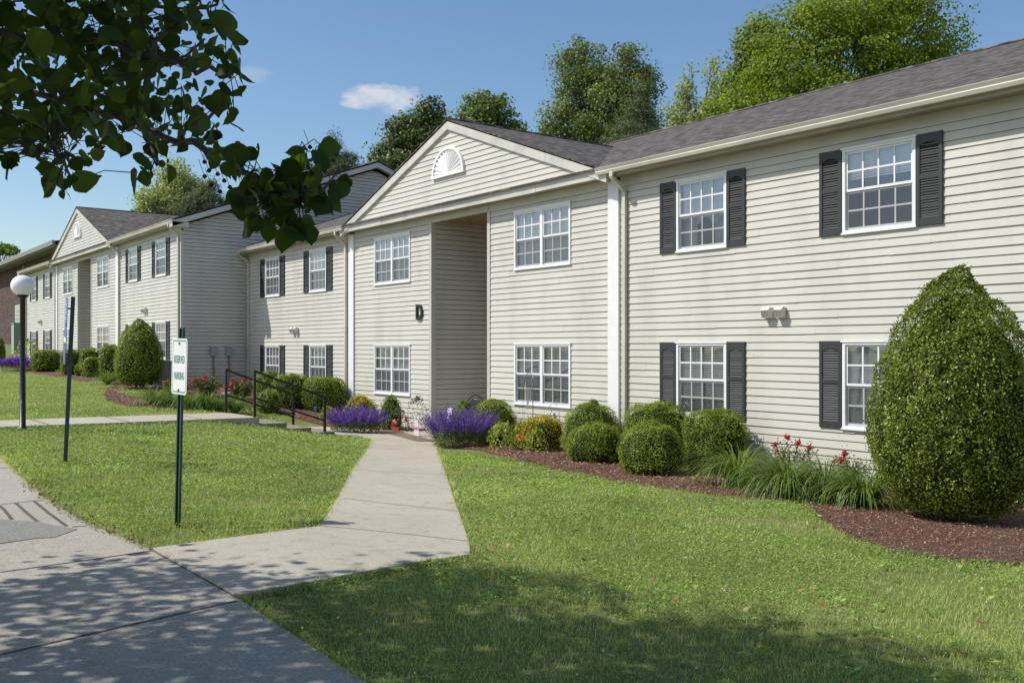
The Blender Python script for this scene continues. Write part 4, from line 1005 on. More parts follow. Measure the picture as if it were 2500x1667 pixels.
def mulch():
    n = 210000; D = np.exp(RNG.uniform(math.log(6), math.log(40), n)); k = RNG.uniform(-.62, 1.1, n); r = k*D; X, Y = r*CA-D*CB, r*CB+D*CA
    ok = (inpoly(bedR, X, Y) | inpoly(bedL, X, Y)) & ~inpoly([(-20.6,12.9),(-18,12.9),(-18,12.0),(-20.6,12.0)], X, Y); X, Y, D = X[ok], Y[ok], D[ok]; n = len(X)
    P = np.stack([X, Y, gz(X, Y)+.024+rnd(n, 0, .022)], 1); V, Q = leaves(P, np.tile([0,0,1.], (n,1)), .040*np.clip(D/11, .8, 2)*rnd(n, .6, 1.3), .30, .45)
    setp(npmesh('mulch_chips', V, Q, M['chip']), 'shredded red-brown bark mulch covering the planting beds', 'mulch', kind='stuff')
    e = np.array([p for p in densify(edgeA[2:], .006, False)]); n = len(e); e = e+RNG.normal(0, .05, e.shape); k = RNG.random(n) < .45; e = e[k]; n = len(e)
    P = np.stack([e[:,0], e[:,1], gz(e[:,0], e[:,1])+.022+rnd(n, 0, .02)], 1); V, Q = leaves(P, np.tile([0,0,1.], (n,1)), .035*rnd(n, .4, 1.5), .6, .5)
    setp(npmesh('leaf_litter', V, Q, leafmat('litter', [(.14,.07,.05), (.25,.15,.11), (.32,.27,.16), (.09,.06,.045)], .8, 0)), 'dry brown leaf litter along the driveway edge', 'leaf litter', kind='stuff')
mulch()
# ------------------------------------------------------------------ trees
def limb(mb, a, b, r0, r1, bend=.08, seg=5, n=6):
    a = Vector(a); b = Vector(b); Lh = (b-a).length; o = Vector(RNG.normal(0, bend*Lh, 3)); pts = []; rs = []
    for k in range(seg+1):
        t = k/seg; pts.append(a.lerp(b, t)+o*math.sin(math.pi*t)); rs.append(r0+(r1-r0)*t)
    mb.tube(pts, rs, n, cap=False); return pts
def tree(name, label, base, blobs, m, leaf, clumps, per, clump_r, asp=.7, up=.3, spread=.7, trunk_r=.25, group='trees beyond the roof', shell=.45, flat=.6):
    """blobs: (x,y,z,rx,ry,rz) world"""
    bx, by = base; z0 = g(bx, by)-.1
    T = thing(name, label, 'tree', (bx, by, z0), 0, group)
    vol = np.array([b[3]*b[4]*b[5] for b in blobs])**.75; cnt = (vol/vol.sum()*clumps).astype(int)+1
    C = []; Nn = []
    for b, c in zip(blobs, cnt):
        d = unit(RNG.normal(0, 1, (c, 3))); rr = shell+(1-shell)*rnd(c)**.6
        rr = rr*(1+.06*np.clip(RNG.normal(0, 1, c), -2, 1.2))
        C.append(np.array(b[:3])+d*rr[:, None]*np.array(b[3:6])); Nn.append(d)
    C = np.concatenate(C)-np.array([bx, by, z0]); Nn = np.concatenate(Nn)
    n = len(C)*per; ci = np.repeat(np.arange(len(C)), per)
    cr = clump_r*rnd(len(C), .5, 1.4)
    off = unit(RNG.normal(0, 1, (n, 3)))*(.25+.75*rnd(n)**.5)[:, None]*.8*np.array([1,1,flat]); P = C[ci]+off*cr[ci][:, None]
    V, Q = leaves(P, Nn[ci]*.7+unit(off+1e-6)*.6, leaf, asp, spread, up)
    npmesh('crown', V, Q, m, T)
    mb = MB(); cz = np.mean([b[2] for b in blobs])-z0; cx = np.mean([b[0] for b in blobs])-bx; cy = np.mean([b[1] for b in blobs])-by
    limb(mb, (0,0,0), (cx*.6, cy*.6, cz), trunk_r, trunk_r*.45, .02, 8, 10)
    sel = RNG.choice(len(C), min(len(C), 110), replace=False)
    for i in sel:
        e = C[i]; s = Vector((cx*.6*min(1, e[2]/max(cz,1)), cy*.6*min(1, e[2]/max(cz,1)), min(cz*1.0, e[2]*.62))); limb(mb, s, e, trunk_r*.22, .015, .06, 4, 4)
    mb.build('trunk', M['bark'], T); return T
def blob(px, py, wpx, hpx, D, dr=None):
    p = atd(px, py, D); rx = wpx*K/F*D/2; rz = hpx*K/F*D/2; ry = dr or rx
    return (p.x, p.y, p.z, (rx+ry)/2, (rx+ry)/2, rz)
def bg(name, label, D, specs, m, leaf, clumps, per, cr, **kw):
    bl = [blob(*s[:4], D+(s[4] if len(s) > 4 else 0)) for s in specs]; c = atd(specs[0][0], 800, D)
    return tree(name, label, (c.x, c.y), bl, m, leaf, clumps, per, cr, **kw)
bg('maple_tree', 'big bright green maple rising above the near roof at right', 46, [(1930,150,330,330),(2080,80,250,230,1),(1830,130,230,260,-1),(1990,20,250,160),(2120,180,190,150,1),(1770,230,200,180),(1900,300,420,220),(1700,300,170,170)], M['maple'], .15, 640, 140, 1.35, up=.5, trunk_r=.4, shell=.55, flat=.45)
bg('poplar_tree', 'tall grey-green tree above the near roof right of the gable', 50, [(1330,160,110,150),(1420,190,150,190),(1380,260,230,180),(1470,230,90,150),(1300,300,110,120),(1270,330,90,90),(1440,320,160,120)], M['poplar'], .13, 430, 115, .85, up=.1, trunk_r=.3, shell=.3, flat=.8)
bg('pine_tree', 'dark feathery pine in front of the tall grey-green tree', 45, [(1475,215,40,120),(1470,280,100,110),(1455,330,140,90)], M['pine'], .22, 330, 46, .55, asp=.12, up=.7, trunk_r=.22, shell=.2)
bg('birch_tree', 'pale slender tree between the dark pine and the big maple', 54, [(1578,200,42,120),(1640,190,40,130),(1570,275,100,110),(1650,270,120,120),(1610,330,200,90)], M['birch'], .16, 330, 34, .7, up=.2, trunk_r=.16, shell=.2, flat=1.)
bg('ash_tree', 'darker green tree left of and behind the big maple', 52, [(1745,110,110,130),(1720,190,120,140),(1690,240,110,120)], M['poplar'], .19, 300, 46, .85, up=.3, trunk_r=.25, shell=.4)
bg('oak_tree', 'green tree showing above the gable peak at right', 56, [(1115,250,110,75),(1090,290,130,80),(1150,300,110,80)], M['poplar'], .19, 230, 44, .8, up=.2, trunk_r=.25, shell=.3)
bg('oak_tree', 'mid green tree left of the gable peak', 50, [(985,262,70,70),(940,310,110,100),(1000,330,120,110),(900,360,100,80),(950,390,180,80)], leafmat('oak_leaves', [(.05,.085,.018),(.085,.13,.028),(.13,.18,.05)], .5, .3), .17, 420, 44, .75, up=.2, trunk_r=.25, shell=.3)
bg('pine_tree', 'blue-green pine above the shaded gable end', 54, [(765,325,28,70),(765,355,80,70),(760,395,130,70),(800,380,70,60)], M['pine'], .22, 300, 40, .55, asp=.14, up=.9, trunk_r=.2, shell=.2)
bg('birch_tree', 'pale thin tree above the far block roof behind the hanging branch', 60, [(400,410,90,80),(420,450,120,110),(360,460,90,70),(330,480,50,60)], M['birch'], .17, 280, 34, .75, up=.1, trunk_r=.18, shell=.2, flat=1.)
bg('pine_tree', 'dark pine beside the pale thin tree above the far roof', 58, [(482,430,44,60),(475,465,110,70),(440,480,100,60)], M['pine'], .22, 260, 40, .6, asp=.14, up=.8, trunk_r=.2, shell=.2)
bg('oak_tree', 'distant tree just showing above the brick building roof', 120, [(8,572,70,24),(-40,570,60,30)], M['poplar'], .4, 60, 40, 1.1, up=.1, trunk_r=.3, shell=.2)
# ------------------------------------------------------------------ the pear tree overhead: its low boughs enter the picture at upper left
MAIN = [(-200,-200),(508,-200),(528,40),(512,70),(522,115),(560,150),(548,205),(520,200),(535,250),(545,290),(520,300),(538,345),(500,372),(470,330),(430,338),(400,352),(385,412),(345,425),(318,398),(330,372),(300,330),(225,345),(205,375),(200,430),(165,452),(112,432),(100,382),(72,372),(38,350),(30,385),(-200,400)]
HANG = [(470,330),(520,345),(560,372),(612,388),(630,400),(672,372),(690,335),(735,345),(716,392),(735,422),(790,415),(770,455),(722,470),(735,515),(690,552),(640,520),(600,520),(560,515),(535,480),(560,438),(590,420),(540,392),(500,372)]
SH = [(-900,1345),(0,1340),(93,1317),(222,1310),(315,1295),(372,1291),(392,1325),(444,1328),(537,1321),(622,1334),(700,1345),(780,1330),(847,1320),(1058,1301),(1205,1298),(1295,1349),(1391,1387),(1461,1413),(1525,1451),(1557,1422),(1640,1419),(1730,1451),(1775,1464),(1935,1477),(2063,1490),(2159,1528),(2204,1560),(2230,1640)]
SUN = Vector((.65, 1, -1.38))
tpos = cam2w(-4.6, 3.2)
PT = thing('pear_tree', 'leafy pear tree whose dark boughs hang into the upper left corner', 'tree', (tpos[0], tpos[1], g(*tpos)-.05))
PO = Vector(PT.location)
shp = [hit(*q)[:2] for q in SH]+[cam2w(3.2,2.5), cam2w(2.5,-3.5), cam2w(-9,-3.5), cam2w(-9,6.6)]
pts = []
def inframe(p, mg=1.04):
    r, d = w2cam(p[0], p[1])
    if d < .3: return None
    px = (1250+F*r/d)/K; py = (HZ-F*(p[2]-CZ)/d)/K
    return px, py
# visible low boughs: leaves sampled through a volume 2.3 to 7.5 m away
def sample_vis(poly, n, d0, d1, pw=1.):
    out = []; xs_ = [p[0] for p in poly]; ys_ = [p[1] for p in poly]
    while len(out) < n:
        px = random.uniform(min(xs_), max(xs_)); py = random.uniform(max(-160, min(ys_)), max(ys_))
        if not inpoly(poly, np.array([px]), np.array([py]))[0]: continue
        D = d0+(d1-d0)*random.random()**pw; p = atd(px, py, D); tt = (p.z-.45)/1.38
        if D > 2.95 and not inpoly(shp, np.array([p.x+.65*tt]), np.array([p.y+tt]))[0]: continue
        out.append(p)
    return out
boughs = [[(-160,180,4.2),(60,215,4.0),(250,262,3.7),(420,330,3.3),(520,372,2.9),(600,410,2.75),(640,440,2.7),(700,478,2.65)],
          [(-160,60,3.6),(80,90,3.3),(260,95,3.1),(350,120,2.9),(460,160,2.8),(530,180,2.8)],
          [(60,215,4.0),(110,300,3.2),(150,380,2.7),(165,420,2.6)],
          [(250,262,3.7),(330,300,3.1),(360,380,2.8)],
          [(600,410,2.75),(650,400,2.7),(690,370,2.7),(705,345,2.72)],
          [(640,440,2.7),(720,430,2.7),(775,418,2.7)],
          [(420,330,3.3),(480,260,3.0),(530,250,2.9)],
          [(-160,320,5.5),(60,330,5.2),(200,250,5.0),(330,180,4.8),(470,90,4.6)],
          [(-160,20,5.5),(100,40,5.2),(300,20,5.0),(480,20,4.9)],
          [(350,120,2.9),(420,40,2.8),(500,10,2.8)]]
mb = MB(); bp = []
for i, b in enumerate(boughs):
    P_ = [atd(*q) for q in b]
    Pd = []
    for k in range(len(P_)-1):
        for t in (0, .25, .5, .75): Pd.append(P_[k].lerp(P_[k+1], t)+Vector(RNG.normal(0, .012, 3)))
    Pd.append(P_[-1]); r0 = (.015 if i in (0, 1, 7, 8) else .006); mb.tube([p-PO for p in Pd], [r0*(1-.8*k/len(Pd))+.002 for k in range(len(Pd))], 6); bp += Pd
# trunk and main limbs
tr = MB(); limb(tr, (0,0,0), (.1,.1,2.2), .20, .15, .01, 6, 12)
for b in (boughs[0], boughs[1], boughs[7], boughs[8]):
    limb(tr, (.1,.1,random.uniform(1.5, 2.1)), atd(*b[0])-PO, .06, .022, .03, 6, 8)
vis = sample_vis(MAIN, 950, 2.5, 7.2, .85)+sample_vis([(-100,-100),(450,-100),(430,300),(100,330),(-100,330)], 700, 2.8, 7.8)+sample_vis(MAIN, 130, 2.4, 3.0)+sample_vis(HANG, 90, 2.45, 2.9)
# lower fringe leaves seen singly in the photo
for q in ((180,425),(128,425),(345,398),(395,385),(322,392),(585,342),(735,345),(738,388),(715,395),(560,455),(575,500),(610,470),(650,520),(670,540),(690,500),(720,440),(745,455),(792,408),(770,440),(540,250),(520,120),(545,150),(535,95),(520,30),(540,200),(505,345),(540,335),(10,370),(25,360),(705,370),(660,415),(640,400)):
    for _ in range(2): vis.append(atd(q[0]+random.uniform(-8,8), q[1]+random.uniform(-8,8), random.uniform(2.5, 2.9)))
V3 = [p for p in vis]
# the rest of the crown, out of the picture, which shades the drive and the near lawn
ctr = Vector((*cam2w(-4.0, 3.6), 5.6)); clump = []
rest = []
tries = 0
while len(clump) < 900 and tries < 90000:
    tries += 1
    d = Vector(RNG.normal(0, 1, 3)).normalized(); rr = random.random()**.45
    c = ctr+Vector((d.x*6.2*rr, d.y*6.2*rr, d.z*3.6*rr))
    if c.z < 2.9: continue
    t = (c.z-.45)/1.38; s = (c.x+.65*t, c.y+t)
    if not inpoly(shp, np.array([s[0]]), np.array([s[1]]))[0]: continue
    f_ = inframe(c)
    if f_ and -30 < f_[0] < 2400 and f_[1] > -30 and not inpoly(MAIN, np.array([f_[0]]), np.array([f_[1]]))[0]: continue
    clump.append(c)
for c in clump:
    for _ in range(44): rest.append(c+Vector(RNG.normal(0, .24, 3)))
ok = []
for p in rest:
    f_ = inframe(p)
    if f_ and -40 < f_[0] < 2420 and -90 < f_[1] < 1600: continue
    ok.append(p)
rest = ok
for c in clump[:34]:
    a = PO+Vector((.1,.1,2.2)); f_ = inframe(c)
    if f_ and -300 < f_[0] < 2400 and -250 < f_[1]: continue
    mid = a.lerp(c, .5); f2 = inframe(mid)
    if f2 and f2[1] > -100 and f2[0] > -200: continue
    limb(tr, (.1,.1,2.2), c-PO, .03, .005, .10, 8, 5)
tr.build('trunk', M['bark'], PT); mb.build('bough', M['bark'], PT)
def pear(P, size, nm):
    """heart-shaped folded leaves, 10 vertices each"""
    P = np.array([tuple(p-PO) for p in P]); n = len(P)
    ax = unit(RNG.normal(0, .75, (n,3))+np.array([.15,0,-.8])); sd = unit(np.cross(ax, RNG.normal(0,1,(n,3)))); nn = np.cross(ax, sd)
    s = (size*(.45+.95*rnd(n)))[:, None]; fold = rnd(n, .05, .35)[:, None]; curl = rnd(n, -.25, .30)[:, None]
    prof = [(0., 0.), (.0, .20), (.12, .38), (.34, .47), (.58, .42), (.78, .27), (.92, .10), (1.06, .0)]
    rows = []
    for t, w in prof:
        c_ = P+ax*s*(t-.1)+nn*s*curl*t*t
        wob = 1+.06*RNG.normal(0, 1, (n,1))
        rows += [c_-sd*s*w*wob+nn*s*fold*w, c_, c_+sd*s*w*wob+nn*s*fold*w]
    V = np.stack(rows, 1).reshape(-1, 3); Q = []
    for k in range(len(prof)-1):
        for e in (0, 1): Q.append(np.arange(n)[:, None]*24+np.array([3*k+e, 3*k+e+1, 3*k+e+4, 3*k+e+3]))
    return npmesh(nm, V, np.concatenate(Q), M['pear'], PT, smooth=True)
pear(V3, .058, 'foliage')
pear(rest, .095, 'crown')
# leaf stalks and berries
mb = MB(); bpA = np.array([tuple(p) for p in bp])
for p in V3:
    r, d = w2cam(p.x, p.y)
    if d > 3.4: continue
    i = int(np.argmin(((bpA-np.array(tuple(p)))**2).sum(1))); q = Vector(bpA[i])
    if (q-p).length < .22: mb.tube([q-PO, (q+p)/2-PO+Vector((0,0,.02)), p-PO], .0014, 4, cap=False)
mb.build('leaf_stalks', M['twig'], PT)
mb = MB()
for q in ((470,372),(480,392),(500,400),(515,415),(528,430),(505,440),(485,425),(540,400),(520,385),(560,440),(470,405),(545,470),(712,338)):
    p = atd(q[0], q[1], 2.75); mb.lathe(tuple(p-PO), [(.0,-.007),(.006,-.004),(.007,0),(.004,.005),(0,.007)], 6)
    mb.tube([p-PO, atd(q[0]-14, q[1]-38, 2.78)-PO], .001, 4, cap=False)
mb.build('berries', M['twig'], PT)
# ------------------------------------------------------------------ small garden things
def stake(name, label, px, yb, ytop, cat='garden stake', group=None):
    x, y, D = hit(px, yb); T = thing(name, label, cat, (x, y, g(x, y)), 0, group); return T, (yb-ytop)*K/F*D, D
def flower_stake(label, px, yb, ytop, col, r=.06, n=8):
    T, h, D = stake('flower_stake', label, px, yb, ytop, 'garden ornament', 'flower stakes in the beds')
    mb = MB(); mb.tube([(0,0,0),(0,0,h)], .005, 6); mb.build('stem', M['lily'], T)
    m_ = plain('petal', col, .4, var=.15, vs=20); mb = MB()
    for k in range(n):
        t = 2*math.pi*k/n; t2 = t+math.pi/n; t0 = t-math.pi/n
        mb.face([(0,-.02,h), (r*.7*math.cos(t0),-.03,h+r*.7*math.sin(t0)), (r*math.cos(t),-.05,h+r*math.sin(t)), (r*.7*math.cos(t2),-.03,h+r*.7*math.sin(t2))])
        mb.face([(0,-.035,h), (r*.4*math.cos(t0),-.045,h+r*.4*math.sin(t0)), (r*.55*math.cos(t),-.075,h+r*.55*math.sin(t)), (r*.4*math.cos(t2),-.045,h+r*.4*math.sin(t2))])
    mb.build('petals', m_, T); mb = MB(); mb.lathe((0,-.05,h), [(0,-.02),(.015,-.012),(.02,0),(.015,.012),(0,.02)], 8); mb.build('centre', M['black'], T)
for a in (('blue flower stake beside the hedge behind the lower handrail', 727, 965, 938, (.03,.25,.60)), ('pink flower stake right of the blue one', 748, 966, 939, (.65,.05,.20)),
          ('coral pink flower stake behind the handrail end post', 773, 972, 942, (.70,.14,.16)), ('violet flower stake at the right end of the left salvia', 894, 990, 950, (.16,.08,.55)),
          ('bright pink flower stake left of the white rabbit', 936, 996, 964, (.75,.04,.20)), ('orange-red flower stake before the golden shrub', 1198, 1038, 1003, (.80,.12,.03))):
    flower_stake(*a, r=.075)
T, h, D = stake('rose_plaque', 'pink rose ornament on a red base by the small round shrub', 909, 994, 962, 'garden ornament')
mb = MB(); mb.box(-.16,.16,-.03,.03,.06,.15); mb.box(-.01,.01,-.01,.01,0,.06); mb.build('base', plain('plaque_red', (.42,.03,.04), .5), T)
c = RNG.normal(0, .028, (60,3))+np.array([0,-.03,.24]); V, Q = leaves(c, unit(c-np.array([0,0,.24])), .075, .9, .3); npmesh('flower', V, Q, plain('rose_pink', (.70,.16,.18), .5), T)
# rabbit cut-out
T, h, D = stake('rabbit_cutout', 'flat white rabbit garden stake with a pink banner', 957, 1004, 950, 'garden ornament')
def disc(cx, cz, rx, rz, rot=0, n=18): return [(cx+rx*math.cos(t)*math.cos(rot)-rz*math.sin(t)*math.sin(rot), cz+rx*math.cos(t)*math.sin(rot)+rz*math.sin(t)*math.cos(rot)) for t in np.linspace(0, 2*math.pi, n, endpoint=False)]
mb = MB()
for i, (cx, cz, rx, rz, ro) in enumerate(((0,.13,.115,.12,0),(0,.30,.085,.085,0),(-.075,.44,.028,.12,.45),(.075,.44,.028,.12,-.45),(-.07,.04,.055,.035,0),(.07,.04,.055,.035,0))): mb.prism(disc(cx,cz,rx,rz,ro), -.006-.0012*i, .004+.0012*i)
mb.box(-.006,.006,-.004,.004,-.1,.05); mb.build('body', plain('rabbit_grey_white', (.62,.64,.67), .5), T)
mb = MB(); mb.box(-.17,.17,-.022,-.014,.19,.24); mb.build('banner', plain('banner_pink', (.55,.16,.26), .5), T)
T, h, D = stake('copper_ornament', 'small copper figure ornament in the lime plants', 1163, 1030, 993, 'garden ornament')
mb = MB(); mb.tube([(0,0,0),(0,0,h*.5)], .006, 6); mb.lathe((0,0,h*.5), [(0,0),(.05,.02),(.06,.08),(.03,.14),(.045,.18),(.03,.23),(0,.25)], 10); mb.build('figure', plain('copper', (.30,.14,.09), .4, .5), T, True)
# garden flag
T, h, D = stake('garden_flag', 'white and purple garden flag on a stake behind the right salvia', 1034, 1002, 935, 'flag')
mb = MB(); mb.tube([(-.16,0,0),(-.16,0,h)], .006, 6); mb.tube([(-.17,0,h),(.08,0,h)], .005, 6); mb.build('pole', M['black'], T)
fm, nt, b = mat('flag_cloth'); n_ = noise(nt, 5.5, 3, objc(nt)); L(nt, ramp(nt, n_, [(.40, (.30,.16,.50)), (.48, (.72,.70,.80)), (.6, (.80,.80,.86)), (.7, (.35,.20,.55))]), b.inputs['Base Color'])
mb = MB()
for k in range(8):
    t0, t1 = k/8, (k+1)/8; w0, w1 = .10+.06*t0, .10+.06*t1
    mb.face([(-.02-w0*.9+.03*t0-.05*t0,.01*math.sin(t0*9),h-.02-.55*t0), (-.02-w1*.9+.03*t1-.05*t1,.01*math.sin(t1*9),h-.02-.55*t1), (.02+w1*.5-.05*t1,.02*math.cos(t1*7),h-.02-.55*t1), (.02+w0*.5-.05*t0,.02*math.cos(t0*7),h-.02-.55*t0)])
mb.build('cloth', fm, T)
# shepherd hooks
def hook(label, px, yb, ytop, side, hang):
    x, y, D = hit(px, yb); y = 12.45; D = -x*CB+y*CA; r = (px*K-1250)/F; x = (r*CA*y-CB*y)/(CA+r*CB); D = -x*CB+y*CA
    z0 = g(x, y); h = CZ+(HZ-ytop*K)/F*D-z0
    T = thing('shepherd_hook', label, 'plant hook', (x, y, z0), 0, 'iron shepherd hooks')
    m_ = plain('hook_iron', (.10,.11,.12), .5, .4); mb = MB()
    pts_ = [(0,0,-.1),(0,0,h-.28)]+[(side*(.14-.14*math.cos(t)), 0, h-.28+.24*math.sin(t)) for t in np.linspace(.3, math.pi*1.02, 10)]+[(side*.30,0,h-.33),(side*.36,0,h-.32),(side*.37,0,h-.27)]
    mb.tube(pts_, .009, 6); mb.build('hook', m_, T)
    return T, x, y, z0, h, m_
T, x, y, z0, h, m_ = hook('iron hook with wind chimes before the lower double window', 1224, 965, 852, -1, True)
W = thing('wind_chime', 'silver wind chime hanging from the hook before the double window', 'wind chime', (x-.14, y, z0+h-.30))
mb = MB(); mb.lathe((0,0,-.02), [(0,.01),(.05,.008),(.05,-.005),(0,-.006)], 10); mb.tube([(0,0,.25),(0,0,0)], .002, 4); mb.build('top', m_, W)
al = plain('chime_metal', (.55,.57,.60), .3, .9)
for k in range(5):
    t = k*1.257; mb = MB(); mb.tube([(.04*math.cos(t),.04*math.sin(t),-.06),(.04*math.cos(t),.04*math.sin(t),-.32-.05*k)], .008, 6); mb.build('tube', al, W)
W = thing('hanging_planter', 'small rope planter hanging from the left arm of the hook', 'planter', (x-.33, y, z0+h-.30))
mb = MB(); mb.tube([(0,0,0),(-.03,0,-.75)], .003, 4); mb.tube([(0,0,0),(.04,0,-.75)], .003, 4); mb.build('rope', m_, W)
mb = MB(); mb.lathe((0,0,-.93), [(0,0),(.05,.01),(.08,.09),(.085,.14),(.075,.14),(.06,.05)], 12); mb.build('pot', plain('pot_white', (.55,.56,.55), .5, var=.3, vs=25), W, True)
hook('slim iron hook before the shuttered lower window', 1588, 985, 920, -1, False)
# chair in the breezeway
x, y = -19.15, 13.5
T = thing('patio_chair', 'black metal patio chair with round back inside the open passage', 'chair', (x, y, .06), R(200))
mb = MB(); mb.lathe((0,0,.44), [(0,.0),(.22,.0),(.235,.015),(.22,.03),(0,.03)], 20); mb.build('seat', M['black'], T)
for sx2, sy2 in ((-1,-1),(1,-1),(1,1),(-1,1)):
    mb = MB(); mb.tube([(sx2*.16,sy2*.16,.44),(sx2*.22,sy2*.22,0)], .012, 6); mb.build('leg', M['black'], T)
mb = MB(); mb.tube([(-.24,.1,.45)]+[(.26*math.cos(t)*-1*-1, .22, .60+.32*math.sin(t)) for t in np.linspace(math.pi, 0, 14)]+[(.24,.1,.45)], .014, 6)
mb.tube([(-.20,.2,.50)]+[(.20*math.cos(t), .215, .60+.22*math.sin(t)) for t in np.linspace(math.pi, 0, 12)]+[(.20,.2,.50)], .010, 6); mb.build('back_frame', M['black'], T)
mb = MB(); mb.face([(.20*math.cos(t), .222, .60+.22*math.sin(t)) for t in np.linspace(math.pi, 0, 12)]+[(.20,.21,.48),(-.20,.21,.48)]); mb.build('back_panel', plain('chair_mesh', (.03,.03,.03), .8), T)
bush('potted_plant', 'light green plant in the passage behind the black chair', 'plant', -19.85, 14.3, .5, .5, .65, M['lime'], kind='ball', leaf=.06, dens=180, core=False, lump=.4, z0=.62)
mb = MB(); mb.lathe((-19.85,14.3,.06), [(0,0),(.15,.0),(.20,.55),(.0,.55)], 16); setp(mb.build('plant_pot', plain('pot_clay', (.25,.12,.08), .8), None, True), 'clay pot under the light green plant in the passage', 'pot')
# entrance drain grate, air conditioner
x, y, D = hit(925, 1003); T = thing('drain_grate', 'brown ribbed metal grate across the entrance pad', 'grate', (x, y, 0))
mb = MB(); 
for k in range(22): mb.box(-1.5+k*.14, -1.5+k*.14+.11, -.22, .22, g(x,y)+.036, g(x,y)+.046)
mb.box(-1.52,1.6,-.24,.24,g(x,y)+.032,g(x,y)+.035); mb.build('grate', plain('rust_grate', (.24,.17,.13), .7, .1), T); T.rotation_euler = (0,0,R(-12))
p = (-33.4+.9, 9.2); x, y, D = hit(352, 905)
T = thing('air_conditioner', 'grey air conditioning unit half hidden behind the far cone shrub', 'air conditioner', (-32.1, 9.9, g(-32.1, 9.9)))
mb = MB(); mb.box(-.4,.4,-.4,.4,.06,.82); mb.box(-.46,.46,-.46,.46,-.05,.06,1); mb.box(-.42,.42,-.42,.42,.82,.86)
for k in range(12): mb.box(-.405,.405,-.405,.405,.12+k*.055,.14+k*.055)
mb.build('casing', [plain('ac_grey', (.20,.21,.20), .5), M['concrete']], T)
mb = MB(); mb.lathe((0,0,.865), [(0,.0),(.33,.0),(.33,.012),(0,.012)], 24); mb.build('fan_guard', M['black'], T)
mb = MB(); mb.box(-.18,.18,-.14,.14,-.1,.03); x, y, D = hit(632, 925); o = mb.build('splash_block', M['concrete']); o.location = (-28.9, 10.8, g(-28.9, 10.8)+.03); setp(o, 'pale concrete splash block behind the lower handrail', 'block')
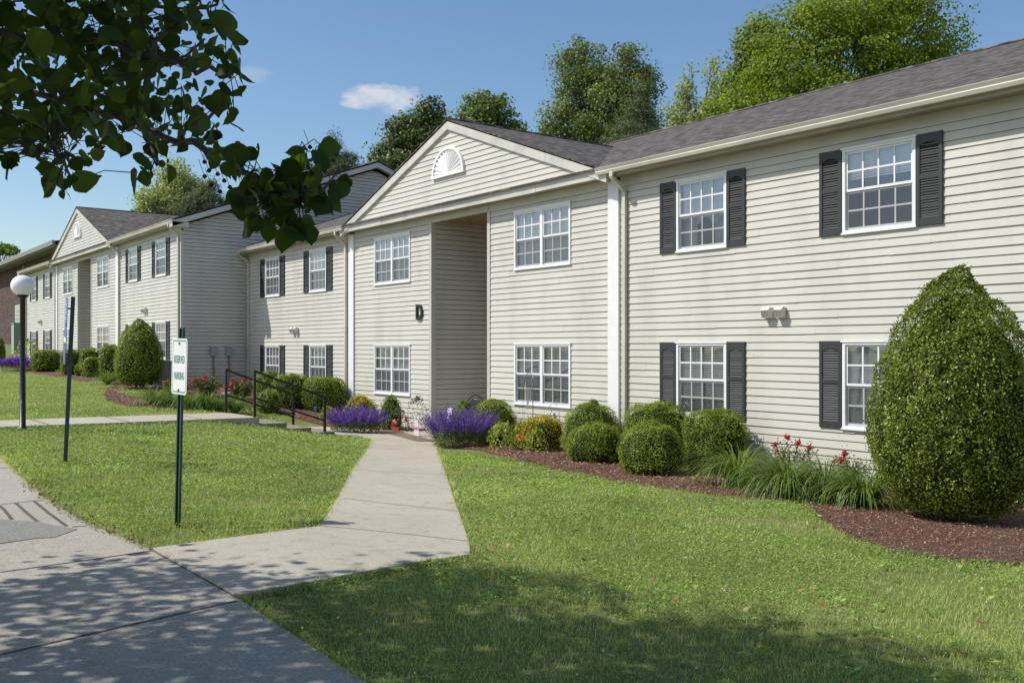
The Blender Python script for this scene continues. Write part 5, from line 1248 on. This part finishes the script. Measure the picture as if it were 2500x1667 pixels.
# ------------------------------------------------------------------ sky, sun, camera
sd_ = -SUN.normalized(); elev = math.asin(sd_.z); rot = math.atan2(sd_.x, sd_.y)
w = bpy.data.worlds.new('World'); sc.world = w; w.use_nodes = True; nt = w.node_tree; bgn = nt.nodes['Background']
sky = N(nt, 'ShaderNodeTexSky', sky_type='NISHITA'); sky.sun_disc = False; sky.sun_elevation = elev; sky.sun_rotation = rot; sky.air_density = 1.15; sky.dust_density = .7; sky.ozone_density = 2.2; sky.altitude = 200
geo = N(nt, 'ShaderNodeTexCoord').outputs['Generated']
def cloud(px, py, sx, sz, seed, strength):
    v = (atd(px, py, 1000)-Vector((0,0,CZ))).normalized()
    r = Vector((CA, CB, 0)); u = r.cross(v).normalized() if True else 0; u = Vector(v.cross(r)).normalized()
    def dot(c, s):
        a = N(nt, 'ShaderNodeVectorMath', operation='SUBTRACT'); L(nt, geo, a.inputs[0]); a.inputs[1].default_value = v
        d = N(nt, 'ShaderNodeVectorMath', operation='DOT_PRODUCT'); L(nt, a.outputs[0], d.inputs[0]); d.inputs[1].default_value = c
        m = N(nt, 'ShaderNodeMath', operation='DIVIDE'); L(nt, d.outputs['Value'], m.inputs[0]); m.inputs[1].default_value = s
        p = N(nt, 'ShaderNodeMath', operation='POWER'); L(nt, m.outputs[0], p.inputs[0]); p.inputs[1].default_value = 2; return p.outputs[0]
    a = N(nt, 'ShaderNodeMath', operation='ADD'); L(nt, dot(r, sx), a.inputs[0]); L(nt, dot(u, sz), a.inputs[1])
    nn = noise(nt, 26, 7, mapping(nt, geo, (1,1,2.2), (0,0,seed)), .62)
    n2 = N(nt, 'ShaderNodeMath', operation='MULTIPLY_ADD'); L(nt, nn, n2.inputs[0]); n2.inputs[1].default_value = -3.4; n2.inputs[2].default_value = 1.7
    s = N(nt, 'ShaderNodeMath', operation='ADD'); L(nt, a.outputs[0], s.inputs[0]); L(nt, n2.outputs[0], s.inputs[1])
    return ramp(nt, s.outputs[0], [(.0, (strength,)*3), (.35, (strength*.75,)*3), (1., (0,0,0))])
c = sky.outputs[0]
hsv = N(nt, 'ShaderNodeHueSaturation'); hsv.inputs['Saturation'].default_value = 1.13; hsv.inputs['Value'].default_value = 1.10; L(nt, c, hsv.inputs['Color']); c = hsv.outputs[0]
CW = (6.2, 6.3, 6.6)
c = mixc(nt, cloud(878, 222, .042, .015, .3, .80), c, CW)
c = mixc(nt, cloud(575, 172, .022, .009, 2.1, .22), c, CW)
# clouds added out of view behind the camera to whiten the window reflections
sx = N(nt, 'ShaderNodeSeparateXYZ'); L(nt, geo, sx.inputs[0])
mr = N(nt, 'ShaderNodeMapRange'); mr.inputs[1].default_value = -.15; mr.inputs[2].default_value = -.45; L(nt, sx.outputs[1], mr.inputs[0])
mm_ = N(nt, 'ShaderNodeMath', operation='MULTIPLY'); L(nt, mr.outputs[0], mm_.inputs[0]); L(nt, ramp(nt, noise(nt, 3.2, 6, geo, .6), [(.42, (0,0,0)), (.60, (.85,.85,.85))]), mm_.inputs[1])
c = mixc(nt, mm_.outputs[0], c, CW)
L(nt, c, bgn.inputs[0]); bgn.inputs[1].default_value = .12
su = bpy.data.lights.new('sun', 'SUN'); su.energy = 4.6; su.angle = R(.55); su.color = (1, .955, .88); so = bpy.data.objects.new('sun', su); COL.objects.link(so)
so.rotation_euler = (-SUN).to_track_quat('Z', 'Y').to_euler(); so.location = (0, 0, 40)
cam = bpy.data.cameras.new('camera'); co = bpy.data.objects.new('camera', cam); COL.objects.link(co); sc.camera = co
cam.sensor_width = 36; cam.lens = F/2500*36; cam.clip_start = .05; cam.clip_end = 3000
cam.shift_y = (HZ-833.5)/2500; cam.shift_x = 0
co.location = (0, 0, CZ); co.rotation_euler = (R(90), 0, math.atan2(CB, CA))
sc.view_settings.view_transform = 'Standard'; sc.view_settings.look = 'None'; sc.view_settings.exposure = 0; sc.view_settings.gamma = 1
sc.cycles.max_bounces = 8; sc.cycles.transparent_max_bounces = 24; sc.cycles.use_denoising = True
sc.render.film_transparent = False
